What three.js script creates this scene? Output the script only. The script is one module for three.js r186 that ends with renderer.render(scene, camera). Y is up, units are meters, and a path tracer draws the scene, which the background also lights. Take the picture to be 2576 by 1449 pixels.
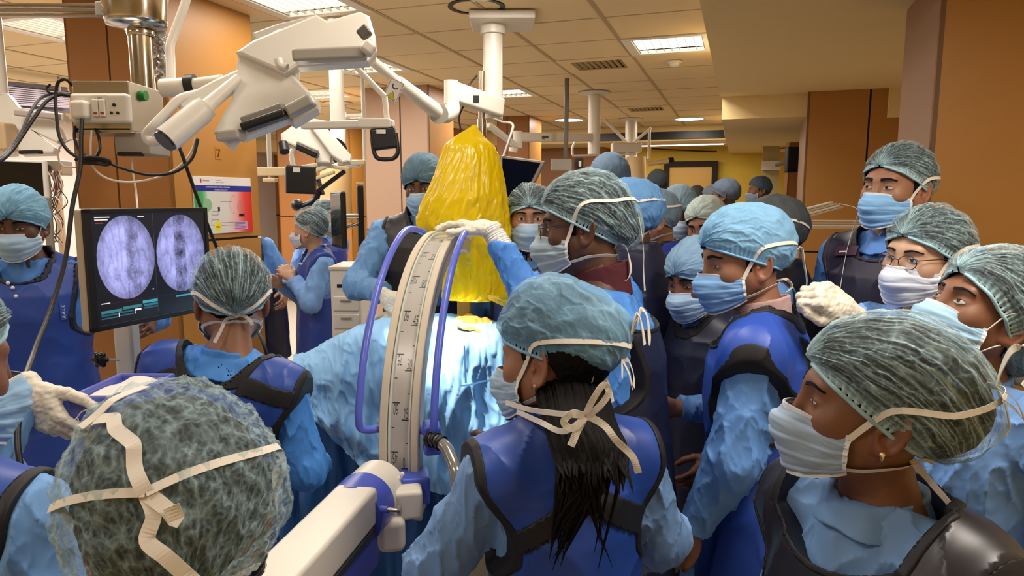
import * as THREE from 'three';
import { mergeGeometries } from 'three/addons/utils/BufferGeometryUtils.js';
import { RoundedBoxGeometry } from 'three/addons/geometries/RoundedBoxGeometry.js';
import { RectAreaLightUniformsLib } from 'three/addons/lights/RectAreaLightUniformsLib.js';
import { createNoise3D } from 'simplex-noise';

// ---------- camera, exposure ----------
const W = 2576, H = 1449, FPX = 1700, PITCH = 7.5 * Math.PI / 180, EYE = 1.62;
const scene = new THREE.Scene();
scene.background = new THREE.Color(0x050505);
const camera = new THREE.PerspectiveCamera(2 * Math.atan(H / 2 / FPX) * 180 / Math.PI, W / H, 0.05, 60);
camera.position.set(0, EYE, 0);
camera.rotation.x = -PITCH;
scene.add(camera);
const renderer = new THREE.WebGLRenderer({ antialias: true });
renderer.toneMapping = THREE.LinearToneMapping;
renderer.toneMappingExposure = 1.06;
renderer.shadowMap.enabled = true;
RectAreaLightUniformsLib.init();
const PANEL = 24, PANEL_COLOR = 0xfff5ea, DOWN = 50;      // radiance of the ceiling panels, of the round downlights

// ---------- helpers ----------
function rng(seed) { let a = seed >>> 0; return () => { a = (a + 0x6d2b79f5) | 0; let t = Math.imul(a ^ (a >>> 15), 1 | a); t = (t + Math.imul(t ^ (t >>> 7), 61 | t)) ^ t; return ((t ^ (t >>> 14)) >>> 0) / 4294967296; }; }
const noise = createNoise3D(rng(7));
const rad = d => d * Math.PI / 180, clamp = (x, a = 0, b = 1) => x < a ? a : x > b ? b : x, mix = (a, b, t) => a + (b - a) * t;
const sstep = (a, b, x) => { const t = clamp((x - a) / (b - a)); return t * t * (3 - 2 * t); };
const V = (x, y, z) => new THREE.Vector3(x, y, z);
const ridge = n => { const r = 1 - Math.abs(n); return r * r * r; };
// a pixel of the 2576 x 1449 photograph at a forward distance, as a point of the world
function at(px, py, depth) {
  const a = (px - W / 2) / FPX, b = -(py - H / 2) / FPX;
  const y = b * Math.cos(PITCH) - Math.sin(PITCH), z = -b * Math.sin(PITCH) - Math.cos(PITCH), t = depth / -z;
  return V(a * t, EYE + y * t, -depth);
}
const used = {};
function numbered(n) { used[n] = (used[n] ?? -1) + 1; return used[n] ? n + '_' + String(used[n]).padStart(3, '0') : n; }
function tag(o, label, category, group) { o.userData.label = label; o.userData.category = category; if (group) o.userData.group = group; return o; }
function thing(name, label, category, group, pos) { const g = new THREE.Group(); g.name = numbered(name); scene.add(g); if (pos) g.position.copy(pos); return tag(g, label, category, group); }
function mesh(name, geo, mat, parent) {
  const m = new THREE.Mesh(Array.isArray(geo) ? merge(geo) : geo, mat); m.castShadow = m.receiveShadow = true;
  m.name = parent ? name : numbered(name); (parent || scene).add(m);
  if (parent) { const n = parent.userData.n ??= {}; n[name] = (n[name] ?? -1) + 1; if (n[name]) m.name = name + '_' + String(n[name]).padStart(3, '0'); }
  return m;
}
function finish() { scene.traverse(o => { delete o.userData.n; }); }
function merge(list) {
  const gs = list.map(g => { g = g.index ? g.toNonIndexed() : g; const q = new THREE.BufferGeometry(); for (const k of ['position', 'normal', 'uv']) if (g.attributes[k]) q.setAttribute(k, g.attributes[k]); if (!q.attributes.uv) q.setAttribute('uv', new THREE.Float32BufferAttribute(new Float32Array(q.attributes.position.count * 2), 2)); return q; });
  return mergeGeometries(gs);
}
const std = (color, roughness = 0.6, more = {}) => new THREE.MeshStandardMaterial({ color, roughness, side: THREE.DoubleSide, ...more });
const phys = (color, roughness = 0.6, more = {}) => new THREE.MeshPhysicalMaterial({ color, roughness, side: THREE.DoubleSide, ...more });
function box(w, h, d, x = 0, y = 0, z = 0, r = 0.006, rx = 0, ry = 0, rz = 0) {
  const g = r > 0 ? new RoundedBoxGeometry(w, h, d, 2, Math.min(r, w / 2.1, h / 2.1, d / 2.1)) : new THREE.BoxGeometry(w, h, d);
  if (rx || ry || rz) g.applyMatrix4(new THREE.Matrix4().makeRotationFromEuler(new THREE.Euler(rx, ry, rz, 'YXZ')));
  return g.translate(x, y, z);
}
function tube(pts, r, seg = 0, rs = 10, tension = 0.5) {
  const c = new THREE.CatmullRomCurve3(pts, false, 'centripetal', tension);
  return new THREE.TubeGeometry(c, seg || pts.length * 8, r, rs);
}
function rod(a, b, r, r2 = r, seg = 18) {
  const d = b.clone().sub(a), g = new THREE.CylinderGeometry(r2, r, d.length(), seg);
  g.applyQuaternion(new THREE.Quaternion().setFromUnitVectors(V(0, 1, 0), d.clone().normalize()));
  return g.translate((a.x + b.x) / 2, (a.y + b.y) / 2, (a.z + b.z) / 2);
}
function beam(a, b, w, h, r = 0.008) {                         // a box from a to b, h tall, w wide
  const d = b.clone().sub(a), L = d.length(), g = new RoundedBoxGeometry(w, h, L, 2, Math.min(r, w / 2.1, h / 2.1));
  const m = new THREE.Matrix4().lookAt(b, a, V(0, 1, 0)); g.applyMatrix4(m);
  return g.translate((a.x + b.x) / 2, (a.y + b.y) / 2, (a.z + b.z) / 2);
}
function lathe(profile, seg = 32) { return new THREE.LatheGeometry(profile.map(p => new THREE.Vector2(p[0], p[1])), seg); }
function prism(pts2, depth, bevel = 0.006) {
  const s = new THREE.Shape(pts2.map(p => new THREE.Vector2(p[0], p[1])));
  return new THREE.ExtrudeGeometry(s, { depth, bevelEnabled: bevel > 0, bevelSize: bevel, bevelThickness: bevel, bevelSegments: 2, curveSegments: 6 });
}
// a smooth sheet through a grid of points (rows of equal length), with thickness
function sheet(rows, nu, nv, fn, thick = 0.002) {
  const R = rows.map(r => new THREE.CatmullRomCurve3(r)), pos = [], uv = [], idx = [];
  const P = [];
  for (let j = 0; j <= nv; j++) {
    for (let i = 0; i <= nu; i++) {
      const c = new THREE.CatmullRomCurve3(R.map(q => q.getPoint(i / nu)));
      const p = c.getPoint(j / nv); if (fn) fn(p, i / nu, j / nv); P.push(p);
    }
  }
  return gridGeo(P, nu, nv, thick);
}
// grid of points -> sheet with two sides and closed edges
function gridGeo(P, nu, nv, thick = 0) {
  const n = (nu + 1) * (nv + 1), g0 = new THREE.BufferGeometry(), pos = new Float32Array(n * 3), uv = new Float32Array(n * 2), idx = [];
  P.forEach((p, k) => { pos[3 * k] = p.x; pos[3 * k + 1] = p.y; pos[3 * k + 2] = p.z; uv[2 * k] = (k % (nu + 1)) / nu; uv[2 * k + 1] = Math.floor(k / (nu + 1)) / nv; });
  for (let j = 0; j < nv; j++) for (let i = 0; i < nu; i++) { const a = j * (nu + 1) + i, b = a + 1, c = a + nu + 1, d = c + 1; idx.push(a, b, d, a, d, c); }
  g0.setAttribute('position', new THREE.BufferAttribute(pos, 3)); g0.setAttribute('uv', new THREE.BufferAttribute(uv, 2)); g0.setIndex(idx); g0.computeVertexNormals();
  if (!thick) return g0;
  const N = g0.attributes.normal.array, p2 = new Float32Array(n * 6), u2 = new Float32Array(n * 4), id2 = idx.slice();
  p2.set(pos); u2.set(uv); u2.set(uv, n * 2);
  for (let k = 0; k < n * 3; k++) p2[n * 3 + k] = pos[k] - N[k] * thick;
  for (let k = 0; k < idx.length; k += 3) id2.push(idx[k] + n, idx[k + 2] + n, idx[k + 1] + n);
  const g = new THREE.BufferGeometry(); g.setAttribute('position', new THREE.BufferAttribute(p2, 3)); g.setAttribute('uv', new THREE.BufferAttribute(u2, 2)); g.setIndex(id2); g.computeVertexNormals();
  // closed edges with their own normals are left to the fold of the cloth: the rim
  const rim = [], edge = []; for (let i = 0; i < nu; i++) edge.push([i, i + 1]); for (let j = 0; j < nv; j++) edge.push([j * (nu + 1) + nu, (j + 1) * (nu + 1) + nu]);
  for (let i = nu; i > 0; i--) edge.push([nv * (nu + 1) + i, nv * (nu + 1) + i - 1]); for (let j = nv; j > 0; j--) edge.push([j * (nu + 1), (j - 1) * (nu + 1)]);
  for (const [a, b] of edge) rim.push(a, a + n, b + n, a, b + n, b);
  g.setIndex(id2.concat(rim)); return g;
}
// a flat band along points with normals
function ribbon(pts, nrm, width, thick = 0.0008) {
  const n = pts.length, pos = [], idx = [];
  for (let i = 0; i < n; i++) {
    const t = pts[Math.min(n - 1, i + 1)].clone().sub(pts[Math.max(0, i - 1)]).normalize(), w = typeof width === 'function' ? width(i / (n - 1)) : width;
    const s = t.clone().cross(nrm[i]).normalize(), q = s.clone().cross(t).normalize();
    for (const [a, b] of [[1, 1], [-1, 1], [-1, -1], [1, -1]]) { const p = pts[i].clone().addScaledVector(s, a * w / 2).addScaledVector(q, b * thick / 2); pos.push(p.x, p.y, p.z); }
  }
  for (let i = 0; i < n - 1; i++) for (let k = 0; k < 4; k++) { const a = i * 4 + k, b = i * 4 + (k + 1) % 4; idx.push(a, b, b + 4, a, b + 4, a + 4); }
  idx.push(0, 1, 2, 0, 2, 3); const e = (n - 1) * 4; idx.push(e, e + 2, e + 1, e, e + 3, e + 2);
  const g = new THREE.BufferGeometry(); g.setAttribute('position', new THREE.Float32BufferAttribute(pos, 3)); g.setIndex(idx);
  const h = g.toNonIndexed(); h.computeVertexNormals(); return h;
}
// textures
function dataTex(n, m, fn, srgb) {
  const d = new Uint8Array(n * m * 4);
  for (let j = 0; j < m; j++) for (let i = 0; i < n; i++) { const c = fn(i / n, j / m), k = (j * n + i) * 4; for (let q = 0; q < 3; q++) d[k + q] = clamp(Array.isArray(c) ? c[q] : c) * 255; d[k + 3] = 255; }
  const t = new THREE.DataTexture(d, n, m); t.magFilter = THREE.LinearFilter; t.minFilter = THREE.LinearFilter; t.wrapS = t.wrapT = THREE.RepeatWrapping; if (srgb) t.colorSpace = THREE.SRGBColorSpace; t.needsUpdate = true; return t;
}
function canvasTex(w, h, draw) { const c = document.createElement('canvas'); c.width = w; c.height = h; draw(c.getContext('2d'), w, h); const t = new THREE.CanvasTexture(c); t.colorSpace = THREE.SRGBColorSpace; return t; }

// ---------- the room: u across, v into the depth, turned from the camera's axis ----------
const TURN = rad(18.6), CT = Math.cos(TURN), ST = Math.sin(TURN), CEIL = 2.75, DROP = 2.45;
const uv2w = (u, y, v) => V(u * CT + v * ST, y, u * ST - v * CT);
function struct(name, geo, mat, parent) { const m = mesh(name, geo, mat, parent); if (!parent) { m.userData.kind = 'structure'; m.rotation.y = -TURN; } return m; }
const ub = (u0, u1, y0, y1, v0, v1, r = 0) => box(u1 - u0, y1 - y0, v1 - v0, (u0 + u1) / 2, (y0 + y1) / 2, -(v0 + v1) / 2, r);
const laminateTex = dataTex(256, 256, (u, v) => { const n = 0.5 + 0.25 * noise(u * 6, v * 6, 3) + 0.15 * noise(u * 40, v * 40, 9); return [0.86 + 0.1 * n, 0.86 + 0.1 * n, 0.86 + 0.1 * n]; }, false);
const M = {
  ceilTile: std(0xe8d0a2, 0.9), rail: std(0xb39a70, 0.5), plenum: std(0x3a3026, 0.9), wallCream: std(0xf0d59a, 0.8), wallWhite: std(0xe6dcd8, 0.8), yellow: std(0xcfae3c, 0.75),
  orange: std(0xb47f3c, 0.42), brown: std(0x94602c, 0.42), mauve: std(0xb09078, 0.45), seam: std(0x15100c, 0.6), floor: std(0x9d978c, 0.45),
  white: std(0xe4e0d6, 0.35), offwhite: std(0xd5cdbd, 0.4), grey: std(0x8f8d88, 0.45), dark: std(0x17171a, 0.4), black: std(0x0a0a0b, 0.45), chrome: std(0xc9c4bb, 0.16, { metalness: 1 }), steel: std(0xb8b0a2, 0.3, { metalness: 1 }),
  lamp: new THREE.MeshStandardMaterial({ color: 0xffffff, emissive: 0xfff6ea, emissiveIntensity: 3.2, roughness: 0.6 }), door: std(0xb98f42, 0.5), doorFrame: std(0x1c0f07, 0.85), pipe: std(0x6a625a, 0.5),
};
const U0 = -9.2, U1 = 1.55, V0 = -2.2, V1 = 12.4;
struct('floor', ub(U0, U1, -0.12, 0, V0, V1), M.floor);
struct('wall_far', ub(U0, U1 + 0.2, 0, CEIL, V1, V1 + 0.2), M.yellow);
struct('wall_left', ub(U0 - 0.2, U0, 0, CEIL, V0, V1), M.wallWhite);
struct('wall_right', ub(U1, U1 + 0.2, 0, CEIL, V0, V1), M.wallCream);
struct('wall_back', ub(U0, U1, 0, CEIL, V0 - 0.2, V0), M.wallCream);
// ceiling: a slab over a grid of rails, every tile its own
const TU = 0.64, TV = 0.6, LU = -0.232, LV = 4.38;
const ceiling = struct('ceiling', ub(U0, U1, CEIL + 0.06, CEIL + 0.2, V0, V1), M.plenum);
const panelsAt = {}, key = (i, j) => i + '_' + j;
const tileGeo = box(TU - 0.012, 0.018, TV - 0.012, 0, 0, 0, 0.003);
const cu = i => LU - (i + 0.5) * TU, cv = j => LV + (j + 0.5) * TV;          // centre of tile i (leftwards) and j (into the depth)
const PANELS = [[0, 1], [3, -2], [4, 1], [3, 4], [7, 0], [6, -2], [8, 4], [7, 6], [9, 2], [1, -2], [4, -5], [0, -5], [2, -5], [1, -8], [5, -8], [8, -3], [10, -2], [6, 3], [11, 4]];
for (const [i, j] of PANELS) panelsAt[key(i, j)] = 1;
const VENTS = [[1, 2], [1, 7]];
for (const [i, j] of VENTS) panelsAt[key(i, j)] = 1;
for (let i = 0; i < 14; i++) for (let j = -10; j < 11; j++) {
  if (panelsAt[key(i, j)]) continue;
  const seen = j >= -2 && !(i > 9 && j > 6);
  if (!seen && (i + j) % 1 !== 0) continue;
  const t = struct('tile', tileGeo, M.ceilTile, ceiling); t.position.set(cu(i), CEIL + 0.009 + 0.0015 * noise(i, j, 1), -cv(j));
}
for (let i = 0; i <= 14; i++) struct('grid_rail', ub(LU - i * TU - 0.014, LU - i * TU + 0.014, CEIL - 0.004, CEIL + 0.006, V0, 10.98), M.rail, ceiling);
for (let j = -10; j <= 11; j++) struct('grid_rail', ub(U0, LU, CEIL - 0.001, CEIL + 0.005, LV + j * TV - 0.009, LV + j * TV + 0.009), M.rail, ceiling);
// dropped ceiling on the right, the beam that ends it and the wall head beyond
struct('ceiling_dropped', ub(LU + 0.03, U1, DROP, CEIL + 0.1, V0, 5.95), M.wallCream);
struct('beam', ub(LU + 0.05, U1, 2.27, CEIL + 0.1, 5.95, 8.6), M.wallCream);
struct('beam', ub(U0, LU, 2.52, CEIL + 0.06, 11.0, V1), M.wallCream);
struct('beam', ub(LU, U1, 2.4, CEIL + 0.06, 8.6, V1), M.wallCream);
// pillars clad in laminate panels: every face has its panels and black seams
function pillar(u0, u1, v0, v1, y1, front, side, seamU, seamY, rightSide, frontMat2) {
  const p = struct('pillar', ub(u0 + 0.012, u1 - 0.012, 0, y1, v0 + 0.012, v1 - 0.012), M.seam);
  const g = 0.007, cols = [u0, seamU, u1], rows = [0, seamY, y1];
  for (let a = 0; a < 2; a++) for (let b = 0; b < 2; b++) struct('panel', ub(cols[a] + (a ? g : 0), cols[a + 1] - (a ? 0 : g), rows[b] + (b ? g : 0), rows[b + 1] - (b ? 0 : g), v0, v0 + 0.02, 0.002), frontMat2 && a ? frontMat2 : front, p);
  for (let b = 0; b < 2; b++) {
    struct('panel', ub(u1 - 0.02, u1, rows[b] + (b ? g : 0), rows[b + 1] - (b ? 0 : g), v0, v1, 0.002), rightSide ? front : side, p);
    struct('panel', ub(u0, u0 + 0.02, rows[b] + (b ? g : 0), rows[b + 1] - (b ? 0 : g), v0, v1, 0.002), side, p);
  }
  return p;
}
pillar(-3.64, -2.945, 2.94, 3.64, CEIL, M.brown, M.orange, -3.33, 1.38);
pillar(-3.75, -3.0, 6.3, 6.92, CEIL, M.mauve, M.orange, -3.32, 1.3);
pillar(-3.25, -2.78, 9.0, 9.6, CEIL, M.brown, M.orange, -3.1, 1.3);
pillar(-6.9, -5.6, 9.0, 9.8, CEIL, M.brown, M.orange, -6.2, 1.35);
pillar(-5.1, -4.4, 10.2, 10.9, CEIL, M.brown, M.orange, -4.75, 1.3);
pillar(0.66, 1.5, 2.94, 3.52, DROP, M.orange, std(0x97745c, 0.45), 1.09, 1.2);
pillar(0.46, 1.2, 5.88, 6.5, DROP, M.orange, M.mauve, 0.9, 1.2);
pillar(0.5, 1.5, 8.6, 9.2, 2.4, M.brown, M.brown, 1.1, 1.2);
struct('wall_cladding', ub(U0, -2.3, 0, 2.52, 11.9, 12.38), M.brown);
struct('trim_1', ub(U0, -2.3, 1.28, 1.3, 11.885, 11.91), M.seam);
struct('trim_2', ub(-2.25, LU, 2.545, 2.66, 10.96, 11.02), M.dark);
struct('wall_patch', ub(1.02, 1.3, 2.23, DROP, 5.84, 5.9), M.wallCream);
{ // cove lamp under the beam before the yellow wall
  const t = thing('cove_lamp', 'bright linear lamp under the beam in front of the yellow wall', 'lamp', null, uv2w(-1.1, 2.5, 11.5)); t.rotation.y = -TURN; mesh('housing', box(1.7, 0.03, 0.12, 0, 0.01, 0, 0.005), M.white, t); mesh('tube', box(1.6, 0.015, 0.07, 0, -0.01, 0, 0.005), M.lamp, t);
  const L = new THREE.RectAreaLight(PANEL_COLOR, 24, 1.5, 0.1); L.position.y = -0.022; L.rotation.x = -Math.PI / 2; t.add(L);
}
// door in the far wall
{
  const d = struct('door_1', ub(-1.22, -0.5, 0, 2.18, 12.3, 12.36, 0.004), M.door), f = [];
  f.push(ub(-1.31, -1.22, 0, 2.27, 12.26, 12.4), ub(-0.5, -0.41, 0, 2.27, 12.26, 12.4), ub(-1.22, -0.5, 2.18, 2.27, 12.26, 12.4));
  struct('door_frame', f, M.doorFrame, d);
  struct('door_handle', rod(V(-0.58, 1.0, -12.27), V(-0.58, 1.15, -12.27), 0.012), M.steel, d);
}
// ceiling lamps
const lampMatList = [];
function ceilLight(u, y, v, label, power) {
  const t = thing('ceiling_light', label, 'ceiling light', 'recessed louvred ceiling lights', uv2w(u, y, v)); t.rotation.y = -TURN;
  const fr = [box(TU - 0.01, 0.03, 0.055, 0, 0.005, TV / 2 - 0.032, 0.004), box(TU - 0.01, 0.03, 0.055, 0, 0.005, -TV / 2 + 0.032, 0.004), box(0.07, 0.03, TV - 0.11, TU / 2 - 0.04, 0.005, 0, 0.004), box(0.07, 0.03, TV - 0.11, -TU / 2 + 0.04, 0.005, 0, 0.004)];
  mesh('frame', fr, M.white, t);
  mesh('diffuser', box(TU - 0.13, 0.01, TV - 0.1, 0, 0.035, 0, 0.002), M.lamp, t);
  for (let k = 0; k < 9; k++) mesh('louvre', box(0.004, 0.022, TV - 0.11, -0.24 + k * 0.06, 0.012, 0, 0.001), M.steel, t);
  const L = new THREE.RectAreaLight(PANEL_COLOR, PANEL * power, 0.5, 0.5); L.position.set(0, -0.012, 0); L.rotation.x = -Math.PI / 2; L.name = 'panel_glow'; t.add(L);
}
PANELS.forEach(([i, j]) => ceilLight(cu(i), CEIL, cv(j), ceilLabel(i, j), cv(j) < 2.4 && i < 6 ? 0.55 : i >= 6 ? 2.4 : i === 3 && j === -2 ? 0.5 : 1));
ceilLight(0.55, DROP - 0.03, 1.3, 'louvred light under the dropped ceiling on the right, above the women in bouffant caps', 0.95);
function ceilLabel(i, j) {
  const n = { '0_1': 'square ceiling light with louvres beside the dropped ceiling, near the smoke detector', '3_-2': 'long bright ceiling light at the top, right of the laminate pillar with the poster', '4_1': 'ceiling light seen just behind the big white surgical lamp head', '3_4': 'small ceiling light right of the white hanging lamp column', '7_0': 'bright ceiling light in the white bay, lower of the two beyond the pillar', '7_6': 'far ceiling light seen between the small lamp head and the mauve pillar', '6_3': 'ceiling light half hidden behind the big surgical lamp head', '8_4': 'far ceiling light at the right edge of the near laminate pillar', '6_-2': 'ceiling light cut off by the edge of the near laminate pillar' };
  return n[key(i, j)] || (cv(j) < 3.4 ? 'recessed louvred ceiling light above the crowd' : 'far recessed louvred ceiling light in the white or brown bay');
}
for (const [u, v, l] of [[-2.39, 9.68, 'round downlight behind the thin grey ceiling pipe'], [-0.75, 10.1, 'round downlight in front of the dark slot above the yellow wall']]) {
  const t = thing('downlight', l, 'ceiling light', 'round ceiling downlights', uv2w(u, CEIL, v));
  mesh('ring', lathe([[0.2, 0.01], [0.25, 0.008], [0.255, -0.008], [0.2, -0.012], [0.2, 0.01]], 36), M.white, t);
  mesh('diffuser', lathe([[0, -0.006], [0.2, -0.006], [0.2, 0.004]], 36), M.lamp, t);
  const L = new THREE.RectAreaLight(PANEL_COLOR, DOWN, 0.34, 0.34); L.position.y = -0.014; L.rotation.x = -Math.PI / 2; t.add(L);
}
VENTS.forEach(([i, j], n) => {
  const t = thing('ceiling_vent', n ? 'far ceiling vent with dark slots behind the white column' : 'near ceiling vent with dark slots left of the square light', 'vent', 'ceiling air vents', uv2w(cu(i), CEIL, cv(j))); t.rotation.y = -TURN;
  mesh('frame', [box(TU - 0.01, 0.016, 0.1, 0, 0.004, TV / 2 - 0.055, 0.003), box(TU - 0.01, 0.016, 0.1, 0, 0.004, -TV / 2 + 0.055, 0.003), box(0.1, 0.016, TV - 0.2, TU / 2 - 0.055, 0.004, 0, 0.003), box(0.1, 0.016, TV - 0.2, -TU / 2 + 0.055, 0.004, 0, 0.003)], M.ceilTile, t);
  for (let k = 0; k < 9; k++) mesh('blade', box(0.03, 0.004, TV - 0.2, -0.2 + k * 0.05, 0.01, 0, 0.001, 0, 0, 0.6), M.rail, t);
  mesh('duct', box(TU - 0.2, 0.01, TV - 0.2, 0, 0.04, 0, 0), M.black, t);
});
{
  const t = thing('smoke_detector', 'small white round smoke detector on the ceiling tile behind the square light', 'smoke detector', null, uv2w(-0.57, CEIL, 5.9));
  mesh('base', lathe([[0, 0], [0.06, 0], [0.06, -0.018], [0.045, -0.022]]), M.white, t); mesh('sensor', lathe([[0.045, -0.02], [0.04, -0.045], [0, -0.05]]), M.offwhite, t);
}

// ---------- fields and their meshes ----------
const smin = (a, b, k) => { const h = Math.max(k - Math.abs(a - b), 0) / k; return Math.min(a, b) - h * h * k * 0.25; };
const smax = (a, b, k) => -smin(-a, -b, k);
function cone(x, y, z, a, b, r1, r2) {                        // tapered capsule
  const bx = b[0] - a[0], by = b[1] - a[1], bz = b[2] - a[2], px = x - a[0], py = y - a[1], pz = z - a[2];
  const h = clamp((px * bx + py * by + pz * bz) / (bx * bx + by * by + bz * bz + 1e-12));
  return Math.hypot(px - bx * h, py - by * h, pz - bz * h) - (r1 + (r2 - r1) * h);
}
function ell(x, y, z, rx, ry, rz) { const k0 = Math.hypot(x / rx, y / ry, z / rz), k1 = Math.hypot(x / rx / rx, y / ry / ry, z / rz / rz); return k1 < 1e-9 ? -Math.min(rx, ry, rz) : k0 * (k0 - 1) / k1; }
// surface nets over a box; blocks far from the surface are skipped
function nets(f, lo, hi, h, tint) {
  const nx = Math.ceil((hi[0] - lo[0]) / h) + 1, ny = Math.ceil((hi[1] - lo[1]) / h) + 1, nz = Math.ceil((hi[2] - lo[2]) / h) + 1, F = new Float32Array(nx * ny * nz), B = 6, R = B * 0.5 * h * 1.732 * 1.35 + 0.014, sx = 1, sy = nx, sz = nx * ny;
  for (let bz = 0; bz < nz; bz += B) for (let by = 0; by < ny; by += B) for (let bx = 0; bx < nx; bx += B) {
    const d = f(lo[0] + (bx + B / 2 - 0.5) * h, lo[1] + (by + B / 2 - 0.5) * h, lo[2] + (bz + B / 2 - 0.5) * h), far = Math.abs(d) > R;
    for (let k = bz; k < Math.min(nz, bz + B); k++) for (let j = by; j < Math.min(ny, by + B); j++) for (let i = bx; i < Math.min(nx, bx + B); i++) F[i + j * sy + k * sz] = far ? d : f(lo[0] + i * h, lo[1] + j * h, lo[2] + k * h);
  }
  const id = new Int32Array(nx * ny * nz).fill(-1), pos = [];
  for (let k = 0; k < nz - 1; k++) for (let j = 0; j < ny - 1; j++) for (let i = 0; i < nx - 1; i++) {
    const o = i + j * sy + k * sz; let m = 0;
    for (let c = 0; c < 8; c++) if (F[o + (c & 1) + (c >> 1 & 1) * sy + (c >> 2) * sz] < 0) m |= 1 << c;
    if (m === 0 || m === 255) continue;
    let X = 0, Y = 0, Z = 0, n = 0;
    for (let c = 0; c < 8; c++) for (let a = 1; a < 8; a <<= 1) {
      if (c & a) continue; const e = c | a; if ((m >> c & 1) === (m >> e & 1)) continue;
      const f0 = F[o + (c & 1) + (c >> 1 & 1) * sy + (c >> 2) * sz], f1 = F[o + (e & 1) + (e >> 1 & 1) * sy + (e >> 2) * sz], t = f0 / (f0 - f1);
      X += (c & 1) + (a === 1 ? t : 0); Y += (c >> 1 & 1) + (a === 2 ? t : 0); Z += (c >> 2) + (a === 4 ? t : 0); n++;
    }
    id[o] = pos.length / 3; pos.push(lo[0] + (i + X / n) * h, lo[1] + (j + Y / n) * h, lo[2] + (k + Z / n) * h);
  }
  const idx = [], quad = (a, b, c, d, fl) => { if (a < 0 || b < 0 || c < 0 || d < 0) return; fl ? idx.push(a, b, c, a, c, d) : idx.push(a, c, b, a, d, c); };
  for (let k = 1; k < nz - 1; k++) for (let j = 1; j < ny - 1; j++) for (let i = 1; i < nx - 1; i++) {
    const o = i + j * sy + k * sz, s = F[o] < 0;
    if (s !== F[o + 1] < 0) quad(id[o - sy - sz], id[o - sz], id[o], id[o - sy], s);
    if (s !== F[o + sy] < 0) quad(id[o - 1 - sz], id[o - 1], id[o], id[o - sz], s);
    if (s !== F[o + sz] < 0) quad(id[o - 1 - sy], id[o - sy], id[o], id[o - 1], s);
  }
  const nrm = new Float32Array(pos.length), col = tint && new Float32Array(pos.length), e = h * 0.35;
  for (let q = 0; q < pos.length; q += 3) {
    for (let it = 0; it < 2; it++) {
      const x = pos[q], y = pos[q + 1], z = pos[q + 2], d = f(x, y, z);
      let gx = f(x + e, y, z) - f(x - e, y, z), gy = f(x, y + e, z) - f(x, y - e, z), gz = f(x, y, z + e) - f(x, y, z - e); const L = Math.hypot(gx, gy, gz) || 1, s = L / (2 * e);
      gx /= L; gy /= L; gz /= L;
      if (it === 0) { const st = clamp(d / Math.max(s, 0.3), -h * 0.6, h * 0.6); pos[q] -= gx * st; pos[q + 1] -= gy * st; pos[q + 2] -= gz * st; }
      else { nrm[q] = gx; nrm[q + 1] = gy; nrm[q + 2] = gz; }
    }
    if (tint) { const c = tint(pos[q], pos[q + 1], pos[q + 2]); col[q] = c[0]; col[q + 1] = c[1]; col[q + 2] = c[2]; }
  }
  const g = new THREE.BufferGeometry(); g.setAttribute('position', new THREE.Float32BufferAttribute(pos, 3)); g.setAttribute('normal', new THREE.BufferAttribute(nrm, 3)); if (tint) g.setAttribute('color', new THREE.BufferAttribute(col, 3)); g.setIndex(idx);
  return g;
}
function joinGeo(list) {                                       // keeps colours, drops uv
  const g = mergeGeometries(list.map(q => { q = q.clone(); q.deleteAttribute('uv'); return q; })); return g;
}

// ---------- heads ----------
// local frame: origin between the ears, +z the face, +y the crown, metres
const EYES = 0.004;
function earField(x, y, z) {
  const ex = Math.abs(x) - 0.073, cy = y + 0.012, cz = z + 0.012, ey = cy * 0.966 - cz * -0.259 * -1, ez = cz * 0.966 + cy * 0.259;
  const out = ex - (0.008 - ez * 0.38);
  let d = ell(out, ey, ez, 0.0065, 0.033, 0.019);
  const q = Math.hypot(ey / 0.03, (ez + 0.001) / 0.0165), rg = (q - 1) * 0.02; d = smin(d, Math.hypot(rg, out - 0.004) - 0.0042, 0.005);
  d = smin(d, Math.hypot(out - 0.001, ey + 0.03, ez - 0.004) - 0.0085, 0.006);
  d = smax(d, -ell(out - 0.008, ey + 0.003, ez - 0.002, 0.0075, 0.015, 0.0095), 0.005);
  d = smax(d, -ell(out - 0.009, ey - 0.016, ez + 0.001, 0.006, 0.007, 0.009), 0.004);
  return smin(d, Math.hypot(out - 0.004, ey + 0.004, ez - 0.012) - 0.0048, 0.004);
}
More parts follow.
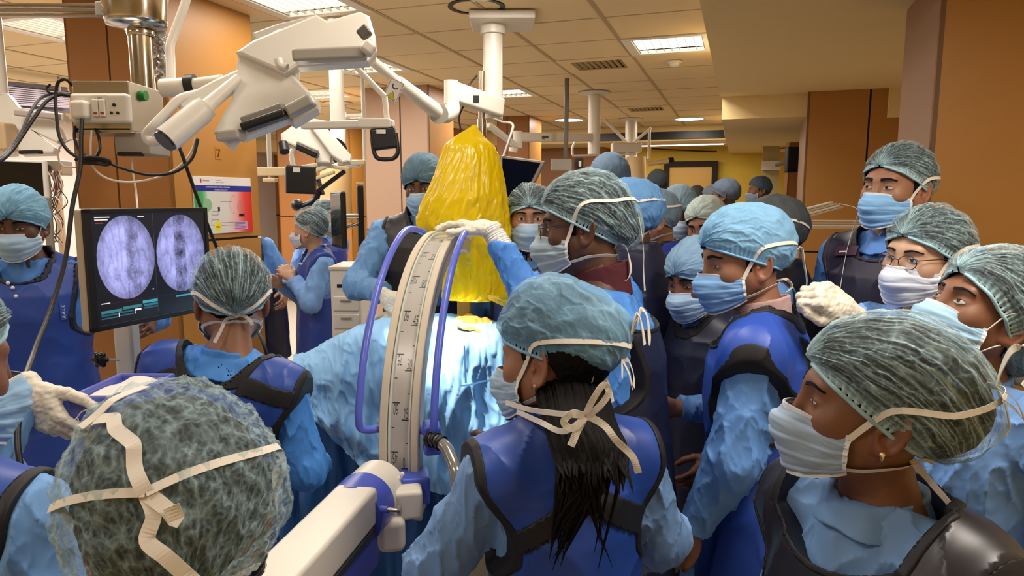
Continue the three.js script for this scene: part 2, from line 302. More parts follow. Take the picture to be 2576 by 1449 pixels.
function makeHead(o = {}) {
  const f = o.fem ? 1 : 0, jw = f ? 0.041 : 0.048, n1 = f ? 0.044 : 0.056;
  const skull = (x, y, z) => { let d = ell(x, y - 0.032, z + 0.017, 0.077, 0.088, 0.099); return smin(d, ell(x, y + 0.03, z - 0.026, 0.066, 0.086, 0.068), 0.04); };
  const bare = (x, y, z) => {
    const ax = Math.abs(x); let d = skull(x, y, z);
    d = smin(d, cone(ax, y, z, [jw + 0.012, -0.05, 0.004], [0.012, -0.104, 0.072], 0.022, 0.017), 0.03);
    d = smin(d, Math.hypot(ax - 0.044, y + 0.026, z - 0.058) - 0.021, 0.03);
    d = smin(d, cone(ax, y, z, [0.0, 0.026, 0.083], [0.036, 0.027, 0.073], 0.011, 0.01), 0.02);
    d = smax(d, -(Math.hypot(ax - 0.032, y - EYES, z - 0.103) - 0.021), 0.014);
    d = smin(d, ell(ax - 0.032, y - EYES, z - 0.071, 0.0165, 0.0125, 0.0145), 0.007);
    d = smin(d, cone(x, y, z, [0, 0.014, 0.088], [0, -0.036, 0.106], 0.0075, 0.0115), 0.014);
    d = smin(d, Math.hypot(ax - 0.012, y + 0.04, z - 0.094) - 0.0095, 0.01);
    d = smin(d, ell(x, y + 0.066, z - 0.088, 0.022, 0.0065, 0.01), 0.012); d = smin(d, ell(x, y + 0.077, z - 0.086, 0.02, 0.0075, 0.01), 0.01);
    return d;
  };
  const full = (x, y, z) => { const ax = Math.abs(x); let d = bare(x, y, z); if (ax > 0.05 && z < 0.05 && z > -0.06) d = smin(d, earField(x, y, z), 0.007); return smin(d, cone(x, y, z, [0, -0.05, -0.022], [0, -0.17, -0.035], n1 - 0.002, n1 + 0.004), 0.03); };
  const maskF = (x, y, z) => { let d = smin(ell(x, y + 0.045, z - 0.022, 0.066, 0.085, 0.073), cone(x, y, z, [0, 0.0, 0.088], [0, -0.042, 0.103], 0.011, 0.017), 0.035); d = smin(d, cone(x, y, z, [0, -0.06, 0.085], [0, -0.1, 0.072], 0.02, 0.018), 0.04); return smin(d, cone(Math.abs(x), y, z, [jw + 0.012, -0.05, 0.004], [0.012, -0.104, 0.072], 0.022, 0.017), 0.03); };
  return { skull, bare, full, maskF, fem: f };
}
function march(f, o, d, r0, off) { let r = r0; for (let i = 0; i < 40; i++) { const e = f(o[0] + d[0] * r, o[1] + d[1] * r, o[2] + d[2] * r) - off; if (Math.abs(e) < 2e-4) break; r -= e * 0.85; if (r < 0.02) break; } return r; }
const hairline = (z, fem) => z > 0.05 ? mix(0.052, 0.068, clamp((z - 0.05) / 0.05)) : z > 0.026 ? mix(0.022, 0.052, (z - 0.026) / 0.024) : z > 0.012 ? (fem ? 0.004 : -0.02) : z > -0.034 ? 0.026 : mix(0.0, -0.078, clamp((-0.034 - z) / 0.03));
function hairGeo(h, cell, puff) {
  const f = (x, y, z) => { let d = h.skull(x, y, z) - 0.006 - (puff || 0) * sstep(0.03, -0.1, z) + 0.0016 * noise(x * 160, y * 22, z * 60); const hl = hairline(z, h.fem); return smax(d, (hl - y) * 0.6, 0.006); };
  return nets(f, [-0.1, -0.1, -0.16], [0.1, 0.15, 0.11], cell);
}
// bouffant caps: meridians run from the brow to the nape, the hem is the elastic over the ears
const bouffTex = dataTex(512, 512, (u, v) => {
  const w = 0.008 * noise(u * 5, v * 4, 2), sharp = n => Math.pow(1 - Math.abs(n), 9), pleat = sharp(noise((u + w) * 24, v * 1.0, 11)) * 0.95 + sharp(noise((u + w) * 46, v * 3, 4)) * 0.5, cr = sharp(noise(u * 16, v * 16, 31)) * 0.5, fine = 0.07 * noise(u * 90, v * 60, 5) + 0.05 * noise(u * 6, v * 6, 8);
  const hem = Math.max(sstep(0.09, 0.02, u), sstep(0.91, 0.98, u)) * 0.5, pole = Math.max(sstep(0.12, 0.02, v), sstep(0.88, 0.98, v)) * 0.42;
  return clamp(0.1 + pleat * 0.5 + cr * 0.4 + fine + hem + pole, 0.05, 0.92);
});
const crepeTex = dataTex(512, 512, (u, v) => { const a = ridge(noise(u * 26, v * 18, 41)) * 0.6 + ridge(noise(u * 55, v * 40, 13)) * 0.45, hem = Math.max(sstep(0.1, 0, u), sstep(0.9, 1, u)) * 0.4; return clamp(0.1 + a * 0.4 + hem + 0.07 * noise(u * 140, v * 140, 3), 0.04, 0.9); });
const filmTex = dataTex(512, 512, (u, v) => { const sh = n => Math.pow(1 - Math.abs(n), 8), a = sh(noise(u * 9, v * 5, 21)) * 0.25, band = sstep(0.05, 0.02, Math.abs(u - 0.36 + 0.1 * (v - 0.5))) * 0.32, hem = Math.max(sstep(0.08, 0.02, u), sstep(0.92, 0.98, u)) * 0.3, b = sstep(0.55, 0.95, v) * 0.25; return clamp(0.46 + a + band + hem + b + 0.05 * noise(u * 80, v * 80, 3), 0.05, 0.97); });
const clothTex = dataTex(256, 256, (u, v) => { const n = 0.9 + 0.05 * noise(u * 60, v * 60, 3) + 0.05 * noise(u * 9, v * 9, 8); return [n, n, n]; });
const capMat = {};
function capMaterial(kind, color, alpha) {
  const k = kind + color + alpha; if (capMat[k]) return capMat[k];
  const m = kind === 'tie' ? phys(color, 0.8, { map: clothTex, sheen: 0.3 }) : phys(color, 0.55, { alphaMap: kind === 'crepe' ? crepeTex : kind === 'film' ? filmTex : bouffTex, transparent: true, opacity: alpha ?? 1 });
  return capMat[k] = m;
}
// returns { radius(dir), center, geo } in head space
function makeCap(h, c, seed, res) {
  const F = c.front ?? [0, 0.066, 0.083], Bk = c.back ?? [0, -0.058, -0.098], ctr = [0, (F[1] + Bk[1]) / 2, (F[2] + Bk[2]) / 2];
  const L = Math.hypot(F[1] - Bk[1], F[2] - Bk[2]), e1 = [0, (F[1] - Bk[1]) / L, (F[2] - Bk[2]) / L], e3 = [0, e1[2], -e1[1]], b0 = rad(c.reach ?? 94);
  const bulges = c.bulge ?? [], top = c.puff ?? 0.014, amp = c.amp ?? 0.0035, pl = c.pleats ?? 13;
  const radius = (dx, dy, dz, fine) => {
    const a = Math.acos(clamp(dy * e1[1] + dz * e1[2], -1, 1)), up = dy * e3[1] + dz * e3[2], b = Math.atan2(dx, up), q = Math.abs(b) / b0;
    let r = march(h.skull, ctr, [dx, dy, dz], 0.16, 0.007);
    const hem = sstep(1.0, 0.72, q), pole = sstep(0, 0.4, a) * sstep(Math.PI, Math.PI - 0.35, a);
    r += 0.003 + top * hem * (0.45 + 0.55 * pole);
    for (const [bx, by, bz, s, w] of bulges) { const l = Math.hypot(bx, by, bz), t = (dx * bx + dy * by + dz * bz) / l; r += s * Math.exp(-(1 - t) / w) * sstep(1.06, 0.85, q); }
    if (fine) r += hem * (amp * (ridge(noise(b * pl / 2 + 0.3 * noise(a * 3, b * 4, seed), a * 0.9, seed)) - 0.4) + amp * 0.8 * noise(b * 2.2, a * 2.6, seed + 9) + amp * 0.22 * ridge(noise(b * 9, a * 8, seed + 4)) + (c.lump ?? 0) * noise(b * 4.5, a * 4.5, seed + 3)) + (1 - hem) * amp * 0.5 * Math.sin(a * 60) * pole;
    return r;
  };
  const P = [], nu = res, nv = Math.round(res * 0.8);
  for (let j = 0; j <= nv; j++) for (let i = 0; i <= nu; i++) {
    const a = 0.02 + (Math.PI - 0.04) * j / nv, b = -b0 + 2 * b0 * i / nu, sa = Math.sin(a), cb = Math.cos(b), sb = Math.sin(b);
    const d = [sa * sb, Math.cos(a) * e1[1] + sa * cb * e3[1], Math.cos(a) * e1[2] + sa * cb * e3[2]], r = radius(...d, true);
    P.push(V(ctr[0] + d[0] * r, ctr[1] + d[1] * r, ctr[2] + d[2] * r));
  }
  const hem = []; for (const s of [-1, 1]) { const pts = []; for (let j = 1; j < 24; j++) { const a = Math.PI * j / 24, sa = Math.sin(a), d = [sa * Math.sin(s * b0), Math.cos(a) * e1[1] + sa * Math.cos(b0) * e3[1], Math.cos(a) * e1[2] + sa * Math.cos(b0) * e3[2]], r = radius(...d, true) + 0.001; pts.push(V(ctr[0] + d[0] * r, ctr[1] + d[1] * r, ctr[2] + d[2] * r)); } hem.push(tube(pts, c.hemR ?? 0.0035, 60, 6)); }
  return { radius, ctr, geo: gridGeo(P, nu, nv), hem: merge(hem) };
}
// mask: a pleated sheet over nose, mouth and chin
function maskGeo(h, m, seed, n = 40) {
  const P = [], nu = n, nv = Math.round(n * 0.9), top = m.top ?? -0.012, half = rad(m.half ?? 64), o0 = [0, 0, 0.0];
  const yT = p => mix(top, -0.03, sstep(0.1, 1, Math.abs(p))), yB = p => mix(m.bottom ?? -0.124, m.sideBottom ?? -0.088, Math.pow(Math.abs(p), 1.4));
  const pt = (p, v, off) => {
    const y = mix(yT(p), yB(p), v), a = p * half, d = [Math.sin(a), 0, Math.cos(a)]; let r = march(h.maskF, [0, y, 0.0], d, 0.16, 0.006);
    if (r < 0.06) r = 0.06; const c = 1 - p * p * 0.7, belly = Math.sin(Math.PI * clamp(v)) * (m.belly ?? 0.007) * c, w = v * 4.2, pleat = (w > 0.7 && w < 3.9) ? 0.0042 * (1 - ((w + 0.3) % 1)) * (0.6 + 0.4 * c) : 0;
    r += belly + pleat + 0.0022 * noise(p * 2.5, v * 4, seed) + 0.0016 * ridge(noise(p * 2 + seed, v * 7, seed + 2)) + off;
    return V(d[0] * r, y, d[2] * r);
  };
  for (let j = 0; j <= nv; j++) for (let i = 0; i <= nu; i++) P.push(pt(-1 + 2 * i / nu, j / nv, 0));
  const bind = [], strip = (f, k, w) => { const pts = [], nr = []; for (let i = 0; i <= k; i++) { const [p, v] = f(i / k); const q = pt(p, v, 0.0016); pts.push(q); nr.push(V(q.x, 0, q.z).normalize()); } bind.push(ribbon(pts, nr, w, 0.0012)); };
  strip(t => [-1 + 2 * t, 0.035], 40, 0.008); strip(t => [-1 + 2 * t, 0.975], 40, 0.006); for (const s of [-0.985, 0.985]) strip(t => [s, t], 16, 0.007);
  return { geo: gridGeo(P, nu, nv, 0.0012), bind: merge(bind), corner: (s, v) => pt(s * 0.99, v, 0.002) };
}

// ---------- hands ----------
// frame: wrist at the origin, fingers along +y, the palm faces +z, the thumb on +x * side
function handField(side, pose, grow = 0) {
  const curl = pose.curl ?? [20, 25, 30, 35], spread = pose.spread ?? 5, base = [[0.03, 0.092], [0.0105, 0.098], [-0.0095, 0.094], [-0.028, 0.084]], len = [[0.04, 0.025, 0.02], [0.045, 0.028, 0.021], [0.041, 0.026, 0.02], [0.032, 0.02, 0.018]], rr = [0.0092, 0.0094, 0.009, 0.008];
  const seg = [];
  for (let i = 0; i < 4; i++) {
    let a = 0, p = [base[i][0] * side, base[i][1], 0.0]; const sp = rad((1.5 - i) * spread) * side;
    for (let k = 0; k < 3; k++) { a += rad(curl[i] * (k === 0 ? 0.9 : k === 1 ? 1.25 : 0.8)); const l = len[i][k], q = [p[0] + Math.sin(sp) * Math.cos(a) * l, p[1] + Math.cos(sp) * Math.cos(a) * l, p[2] + Math.sin(a) * l]; seg.push([p, q, rr[i] + grow - k * 0.0009, rr[i] + grow - (k + 1) * 0.0009]); p = q; }
  }
  const t = pose.thumb ?? [45, 25], ta = rad(t[0]), tb = rad(t[1]); let p = [0.026 * side, 0.028, 0.008];
  const q1 = [p[0] + Math.sin(ta) * 0.042 * side, p[1] + Math.cos(ta) * 0.042, p[2] + 0.012], q2 = [q1[0] + Math.sin(ta - tb) * 0.032 * side, q1[1] + Math.cos(ta - tb) * 0.032, q1[2] + 0.01], q3 = [q2[0] + Math.sin(ta - tb * 1.6) * 0.025 * side, q2[1] + Math.cos(ta - tb * 1.6) * 0.025, q2[2] + 0.006];
  const th = [[p, q1, 0.0165 + grow, 0.012 + grow], [q1, q2, 0.0115 + grow, 0.0105 + grow], [q2, q3, 0.0105 + grow, 0.0085 + grow]];
  return (x, y, z) => {
    let d = ell(x, y - 0.055, z - 0.002, 0.043 + grow, 0.056 + grow, 0.0165 + grow);
    d = smin(d, cone(x, y, z, [0.024 * side, 0.03, 0.004], [0.03 * side, 0.088, 0.001], 0.015 + grow, 0.0115 + grow), 0.012); d = smin(d, cone(x, y, z, [-0.02 * side, 0.025, 0.004], [-0.027 * side, 0.082, 0.001], 0.016 + grow, 0.0105 + grow), 0.012);
    d = smin(d, cone(x, y, z, [0, -0.012, 0], [0, 0.03, 0], 0.0265 + grow, 0.0255 + grow), 0.018);
    let e = 9; for (const s of seg) { const c = cone(x, y, z, ...s); e = smin(e, c, 0.003); } d = smin(d, e, 0.008);
    let u = 9; for (const s of th) u = smin(u, cone(x, y, z, ...s), 0.004);
    return smin(d, u, 0.009);
  };
}

// ---------- people ----------
const SKIN = { deep: 0x5c3c2b, brown: 0x7c523b, mid: 0x966a50, fair: 0xc09a80 };
const skinMat = {}, clothMat = {};
const C = k => new THREE.Color(k);
function skinMaterial(k) { return skinMat[k] ??= new THREE.MeshPhysicalMaterial({ color: 0xffffff, vertexColors: true, roughness: 0.5, side: THREE.DoubleSide }); }
function cloth(color, roughness = 0.75, more = {}) { const k = color + '_' + roughness; return clothMat[k] ??= phys(color, roughness, more); }
const EYE_WHITE = std(0xffffff, 0.2, { vertexColors: true }), HAIR = phys(0x080606, 0.7, { specularIntensity: 0.35 }), GREYHAIR = phys(0x6a6560, 0.6), TIE = std(0xe9e4da, 0.8), MASKWHITE = std(0xe6ebf0, 0.75);
const GLOVE = phys(0xe2dccb, 0.5), CUFF = std(0xeceae4, 0.85);
let PN = 0;
const PEOPLE = {};
function person(S) {
  const seed = 13.7 * (++PN), fem = S.fem ?? false, D = S.depth, near = D < 1.5 ? 0 : D < 2.5 ? 1 : D < 4 ? 2 : 3;
  const cell = { head: [0.0038, 0.0042, 0.006, 0.009][near], gown: [0.0066, 0.008, 0.014, 0.024][near], body: [0.016, 0.018, 0.02, 0.026][near], vest: [0.0075, 0.0085, 0.013, 0.02][near], cap: [190, 130, 72, 40][near], hand: [0.004, 0.004, 0.005, 0.008][near] };
  if (S.cell) Object.assign(cell, S.cell);
  const P = at(S.px[0], S.px[1], D), yaw = rad(S.yaw), lean = rad(S.lean ?? 0), side = rad(S.side ?? 0), hs = S.hs ?? 1;
  const E = (x, y, z) => new THREE.Euler(x, y, z, 'YXZ');
  const hr = S.head ?? [S.yaw, 0, 0], Rh = new THREE.Matrix4().makeRotationFromEuler(E(rad(hr[1]), rad(hr[0]) - yaw, rad(hr[2] || 0)));
  const hOff = V(0, 0.125, 0.03).multiplyScalar(hs).applyMatrix4(new THREE.Matrix4().makeRotationFromEuler(E(rad(hr[1]) * 0.6, (rad(hr[0]) - yaw) * 0.5, rad(hr[2] || 0) * 0.6)));
  const up = Math.cos(lean) * Math.cos(side), s = (P.y - hOff.y) / (0.92 + 0.55 * up), hip = 0.92 * s;
  const bend = (v) => { const q = V(v[0], v[1] - hip, v[2]).applyEuler(new THREE.Euler(lean, 0, side, 'XYZ')); return [q.x, q.y + hip, q.z]; };
  const neckTop = bend([0, hip + 0.55 * s, -0.005]), Hc = V(...neckTop).add(hOff);
  const Ry = new THREE.Matrix4().makeRotationY(yaw), off = Hc.clone().applyMatrix4(Ry);
  const root = thing('person', S.label, 'person', null, V(P.x - off.x, 0, P.z - off.z)); root.rotation.y = yaw;
  const Mh = new THREE.Matrix4().makeTranslation(Hc.x, Hc.y, Hc.z).multiply(Rh).multiply(new THREE.Matrix4().makeScale(hs, hs, hs)), Mi = Mh.clone().invert(), me = Mi.elements;
  const w = (S.wide ?? (fem ? 0.93 : 1.03)), ws = w * s, fat = S.fat ?? (fem ? 0.98 : 1.05);
  // torso field with the bend taken back
  const cl = Math.cos(lean), sl = Math.sin(lean), cs = Math.cos(side), ss = Math.sin(side);
  const prof = [[-0.62, 0.20, 0.155], [-0.3, 0.19, 0.15], [-0.1, 0.178, 0.14], [0, 0.17, 0.132], [0.14, 0.152, 0.122], [0.3, 0.168, 0.128], [0.4, 0.165, 0.115], [0.46, 0.135, 0.092], [0.51, 0.09, 0.07], [0.56, 0.05, 0.05]].map(p => [p[0] * s, p[1] * ws * fat, p[2] * s * fat]);
  const L = [0, 0, 0];
  function unbend(x, y, z) {
    const k = clamp((y - hip + 0.12) / 0.3), Y = y - hip;
    if (lean === 0 && side === 0 || k === 0) { L[0] = x; L[1] = Y; L[2] = z; return; }
    const c = k === 1 ? cl : Math.cos(lean * k), q = k === 1 ? sl : Math.sin(lean * k), c2 = k === 1 ? cs : Math.cos(side * k), q2 = k === 1 ? ss : Math.sin(side * k);
    const y1 = c * Y + q * z, z1 = -q * Y + c * z; L[0] = c2 * x + q2 * y1; L[1] = -q2 * x + c2 * y1; L[2] = z1;
  }
  const shX = 0.178 * ws, shY = 0.445 * s, tr = 0.05 * s;
  function torso(o, low) {                                       // uses L
    const y = L[1]; let i = 0; while (i < prof.length - 2 && y > prof[i + 1][0]) i++;
    const t = clamp((y - prof[i][0]) / (prof[i + 1][0] - prof[i][0])), a = mix(prof[i][1], prof[i + 1][1], t) + o, b = mix(prof[i][2], prof[i + 1][2], t) + o, x = L[0], z = L[2] + 0.012;
    const k0 = Math.hypot(x / a, z / b), k1 = Math.hypot(x / a / a, z / b / b); let d = k1 < 1e-6 ? -Math.min(a, b) : k0 * (k0 - 1) / k1;
    d = Math.max(d, y - (0.55 * s + o), low * s - y);
    const ax = Math.abs(x); d = smin(d, cone(ax, y, L[2] + 0.015, [0.02, 0.5 * s, 0], [shX, shY, 0], tr + o, 0.05 * s + o), 0.04);
    return d;
  }
  // arms: joints in person space
  const arms = { L: { ...(S.arms?.L) }, R: { ...(S.arms?.R) } };
  for (const k of ['L', 'R']) {
    const sg = k === 'L' ? 1 : -1, A = arms[k], sh = bend([sg * shX, hip + shY, -0.012]); let h;
    if (A.at) { const q = at(...A.at).sub(root.position).applyMatrix4(new THREE.Matrix4().makeRotationY(-yaw)); h = [q.x, q.y, q.z]; } else { const q = A.hand ?? [0.1, 0.2, 0.27]; h = bend([sg * q[0] * ws, hip + q[1] * s, q[2] * s]); }
    const l1 = (A.len ?? 1) * 0.285 * s, l2 = (A.len ?? 1) * 0.26 * s; const d = V(...h).sub(V(...sh)), n = Math.min(d.length(), (l1 + l2) * 0.995), u = d.clone().normalize();
    const x = (n * n + l1 * l1 - l2 * l2) / (2 * n), y = Math.sqrt(Math.max(0, l1 * l1 - x * x)), pole = V(...(A.pole ? [sg * A.pole[0], A.pole[1], A.pole[2]] : [sg * 0.6, -1, -0.5])); pole.addScaledVector(u, -pole.dot(u)).normalize();
    const el = V(...sh).addScaledVector(u, x).addScaledVector(pole, y), wr = V(...sh).addScaledVector(u, n);
    A.sh = sh; A.el = el.toArray(); A.wr = wr.toArray(); A.sg = sg;
    const fd = A.dir ? V(...A.dir).applyMatrix4(new THREE.Matrix4().makeRotationY(A.world ? -yaw : 0)).normalize() : wr.clone().sub(el).normalize(); let pn = V(...(A.palm ?? [-sg, -0.4, 0.1])); if (A.world) pn.applyMatrix4(new THREE.Matrix4().makeRotationY(-yaw)); pn.addScaledVector(fd, -pn.dot(fd)).normalize();
    const xx = fd.clone().cross(pn);                              // x = y cross z
    { const fy = wr.clone().sub(el).normalize(), fz = pn.clone().addScaledVector(fy, -pn.dot(fy)).normalize(); A.F = new THREE.Matrix4().makeBasis(fy.clone().cross(fz), fy, fz).setPosition(wr); }
    A.M = new THREE.Matrix4().makeBasis(xx, fd, pn).setPosition(wr); A.pn = pn;
    // the thumb: a left hand with the palm towards you (z) and fingers up has its thumb on the viewer's left... side picked from anatomy
    A.thumb = sg > 0 ? -1 : 1;
  }
  const armD = (x, y, z, o, ow, cut) => { let d = 9; for (const k of ['L', 'R']) { const A = arms[k]; let e = smin(cone(x, y, z, A.sh, A.el, 0.047 * s * fat + o, 0.04 * s * fat + o), cone(x, y, z, A.el, A.wr, 0.039 * s * fat + o, 0.026 * s + ow), 0.03); d = Math.min(d, e); } return d; };
  // ----- body -----
  const head = makeHead({ fem });
  const sk = C(SKIN[S.skin ?? 'brown']), sk2 = C(SKIN[S.skin ?? 'brown']).multiply(new THREE.Color(1.0, 0.86, 0.82)), lip = C(SKIN[S.skin ?? 'brown']).multiply(new THREE.Color(0.95, 0.62, 0.6)), st = C(SKIN[S.skin ?? 'brown']).lerp(new THREE.Color(0.02, 0.016, 0.014), S.beard ?? 0);
  const tintH = (x, y, z) => { const ax = Math.abs(x); if (y < -0.058 && y > -0.085 && z > 0.08 && ax < 0.026) return [lip.r, lip.g, lip.b]; const n = 1 + 0.06 * noise(x * 40, y * 40, z * 40); if (ax > 0.078 || (Math.hypot(ax, y + 0.035) < 0.02 && z > 0.09)) return [sk2.r * n, sk2.g * n, sk2.b * n]; if (S.beard && y < -0.03 && z > 0.0 && y < -0.02 - 0.5 * (0.1 - z) * 0) { const k = sstep(-0.02, -0.05, y) * (1 - sstep(0.1, 0.112, z)); return [mix(sk.r, st.r, k) * n, mix(sk.g, st.g, k) * n, mix(sk.b, st.b, k) * n]; } return [sk.r * n, sk.g * n, sk.b * n]; };
  const gl = [nets(head.full, [-0.105, -0.19, -0.13], [0.105, 0.135, 0.13], cell.head, tintH).applyMatrix4(Mh)];
  const nk = [bend([0, hip + 0.47 * s, -0.015]), [Hc.x, Hc.y, Hc.z]]; { const q = V(0, -0.06, -0.025).applyMatrix4(Mh); nk[1] = q.toArray(); }
  const flat = () => [sk.r, sk.g, sk.b], foot = 0.075 * s;
  const bodyF = (x, y, z) => { unbend(x, y, z); let d = torso(-0.014, -0.1); d = smin(d, cone(x, y, z, nk[0], nk[1], (fem ? 0.052 : 0.064), (fem ? 0.043 : 0.054)), 0.05); d = smin(d, armD(x, y, z, 0, 0), 0.03); const ax = Math.abs(x) - 0.095 * s; let l = smin(cone(ax, y, z, [0, hip - 0.04, 0], [0, 0.5 * s, 0.01], 0.085 * s, 0.056 * s), cone(ax, y, z, [0, 0.5 * s, 0.01], [0, 0.09 * s, -0.02], 0.054 * s, 0.038 * s), 0.03); l = smin(l, cone(ax, y, z, [0, 0.045, -0.04], [0.01, 0.032, 0.12], 0.042, 0.03), 0.04); return smin(d, l, 0.04); };
  gl.push(nets(bodyF, [-0.62, 0, -0.62].map(q => q), [0.62, hip + 0.6 * s + 0.05, 0.62], cell.body * 1.35, flat));
  const gloves = [];
  for (const k of ['L', 'R']) {
    const A = arms[k], pose = A.pose ?? {}, lo = [-0.1, -0.09, -0.06], hi = [0.1, 0.2, 0.12];
    const seen = !!A.pose, f = handField(A.thumb, pose, A.glove ? -0.0012 : 0);
    gl.push(nets(f, lo, hi, seen && !A.glove ? cell.hand : 0.0075, flat).applyMatrix4(A.M));
    if (A.glove) { const q = handField(A.thumb, pose, 0.0018), lowY = -0.03; gloves.push(nets((x, y, z) => Math.max(q(x, y, z) + 0.0012 * noise(x * 60, y * 60, z * 60) + 0.001 * ridge(noise(x * 25, y * 90, z * 25)), lowY - y), lo, hi, cell.hand, null).applyMatrix4(A.M)); }
  }
  const body = mesh('body', joinGeo(gl), skinMaterial(S.skin), root);
  gloves.forEach(g => { const m = mesh('glove', g, GLOVE, root); });
  for (const k of ['L', 'R']) { const A = arms[k]; if (A.cuff) mesh('cuff', nets((x, y, z) => Math.max(cone(x, y, z, [0, -0.08, 0], [0, 0.0, 0], 0.038, 0.033) + 0.0016 * Math.sin(y * 900), y - 0.012, -0.075 - y), [-0.06, -0.15, -0.06], [0.06, 0.03, 0.06], 0.004).applyMatrix4(A.F), CUFF, root); }
  const hp = g => g.applyMatrix4(Mh);
  // ----- face pieces -----
  const faceSeen = S.face ?? true;
  if (faceSeen && near < 3) {
    const n = near < 2 ? 26 : 10, lid = S.lid ?? 0;
    for (const q of [-1, 1]) {
      const P2 = [], cols = [], nu = n, nv = Math.round(n * 0.6); const look = S.look ?? [0, 0];
      for (let j = 0; j <= nv; j++) for (let i = 0; i <= nu; i++) {
        const u = -1 + 2 * i / nu, v = -1 + 2 * j / nv, ex = 0.0142 * u, op = 0.0056 * (1 - 0.75 * lid), ey = op * v * Math.sqrt(Math.max(0, 1 - u * u)) * (v > 0 ? 1.05 : 0.85) - 0.0012 + 0.0008 * u * 1;
        const bz = march(head.bare, [q * 0.032 + ex, EYES + ey, 0], [0, 0, 1], 0.13, 0.0008); P2.push(V(q * 0.032 + ex, EYES + ey, bz));
        const ir = Math.hypot(ex - look[0] * 0.008, ey - look[1] * 0.004 - 0.0003), rim = v > 0.72 || Math.abs(u) > 0.97; const c = rim ? [0.01, 0.007, 0.006] : ir < 0.0022 ? [0.003, 0.003, 0.003] : ir < 0.0054 ? [0.03, 0.014, 0.008] : [0.5, 0.46, 0.42]; cols.push(...c);
      }
      const g = gridGeo(P2, nu, nv); g.setAttribute('color', new THREE.Float32BufferAttribute(cols, 3)); mesh('eye', hp(g), EYE_WHITE, root);
      const bp = [], bn = []; for (let i = 0; i <= 10; i++) { const t = i / 10, bx = q * mix(0.014, 0.053, t), by = EYES + 0.0215 + 0.006 * Math.sin(t * 2.4) - 0.006 * t * t; const r = march(head.bare, [bx, by, 0], [0, 0, 1], 0.13, 0.0012); bp.push(V(bx, by, r)); bn.push(V(q * 0.25 * t, 0.25, 1).normalize()); }
      mesh('eyebrow', hp(ribbon(bp, bn, t => (fem ? 0.006 : 0.0085) * (1 - 0.55 * t), 0.002)), HAIR, root);
    }
  }
  // ----- hair and cap -----
  const cap = S.cap && makeCap(head, S.cap, seed, S.cap.res ?? cell.cap);
  if (S.hair !== false) mesh('hair', hp(hairGeo(head, [0.004, 0.005, 0.008, 0.012][near], S.hairPuff)), S.hair === 'grey' ? GREYHAIR : HAIR, root);
  if (cap) {
    const kind = S.cap.kind ?? 'net';
    if (kind !== 'tie' && near < 3) { // the hair that fills the cap
      const bl = makeCap(head, { ...S.cap, puff: (S.cap.puff ?? 0.014) * 0.35, amp: 0.002, reach: 90, bulge: (S.cap.bulge ?? []).map(b => [b[0], b[1], b[2], b[3] * 0.86, b[4]]) }, seed + 3, 60);
      mesh('hair_in_cap', hp(bl.geo), S.hair === 'grey' ? GREYHAIR : HAIR, root);
    }
    const cm = mesh('cap', hp(cap.geo), capMaterial(kind, S.cap.color ?? 0xb6d6de, S.cap.alpha), root);
    mesh('cap_hem', hp(cap.hem), std(S.cap.hemColor ?? (kind === 'tie' ? S.cap.color : 0x9ec4d2), 0.8), root);
  }
  const surf = (d) => { const o = cap ? cap.ctr : [0, 0, 0], L0 = Math.hypot(...d), q = d.map(v => v / L0); let r = march(head.full, o, q, 0.17, 0.001); if (cap) { const e = [q[0], q[1], q[2]], F = S.cap.front ?? [0, 0.066, 0.083], Bk = S.cap.back ?? [0, -0.058, -0.098], l = Math.hypot(F[1] - Bk[1], F[2] - Bk[2]), e1 = [(F[1] - Bk[1]) / l, (F[2] - Bk[2]) / l], upv = q[1] * e1[1] - q[2] * e1[0], b = Math.atan2(q[0], upv); if (Math.abs(b) < rad(S.cap.reach ?? 94)) r = Math.max(r, cap.radius(q[0], q[1], q[2], true)); } return V(o[0] + q[0] * r, o[1] + q[1] * r, o[2] + q[2] * r); };
  const onHead = (dirs, w, lift = 0.002, steps = 7) => { const pts = [], nr = []; for (let i = 0; i < dirs.length - 1; i++) for (let k = 0; k <= (i === dirs.length - 2 ? steps : steps - 1); k++) { const t = k / steps, d = [0, 1, 2].map(q => mix(dirs[i][q], dirs[i + 1][q], t)); const p = surf(d), n = V(...d).normalize(); pts.push(p.addScaledVector(n, lift)); nr.push(n); } for (let it = 0; it < 5; it++) { const o = pts.map(q => q.clone()); for (let i = 1; i < pts.length - 1; i++) { const m = o[i - 1].clone().add(o[i + 1]).multiplyScalar(0.5), out = m.clone().sub(o[i]).dot(nr[i]); pts[i].lerp(m, out > 0 ? 0.6 : 0.25); } } return ribbon(pts, nr, w); };
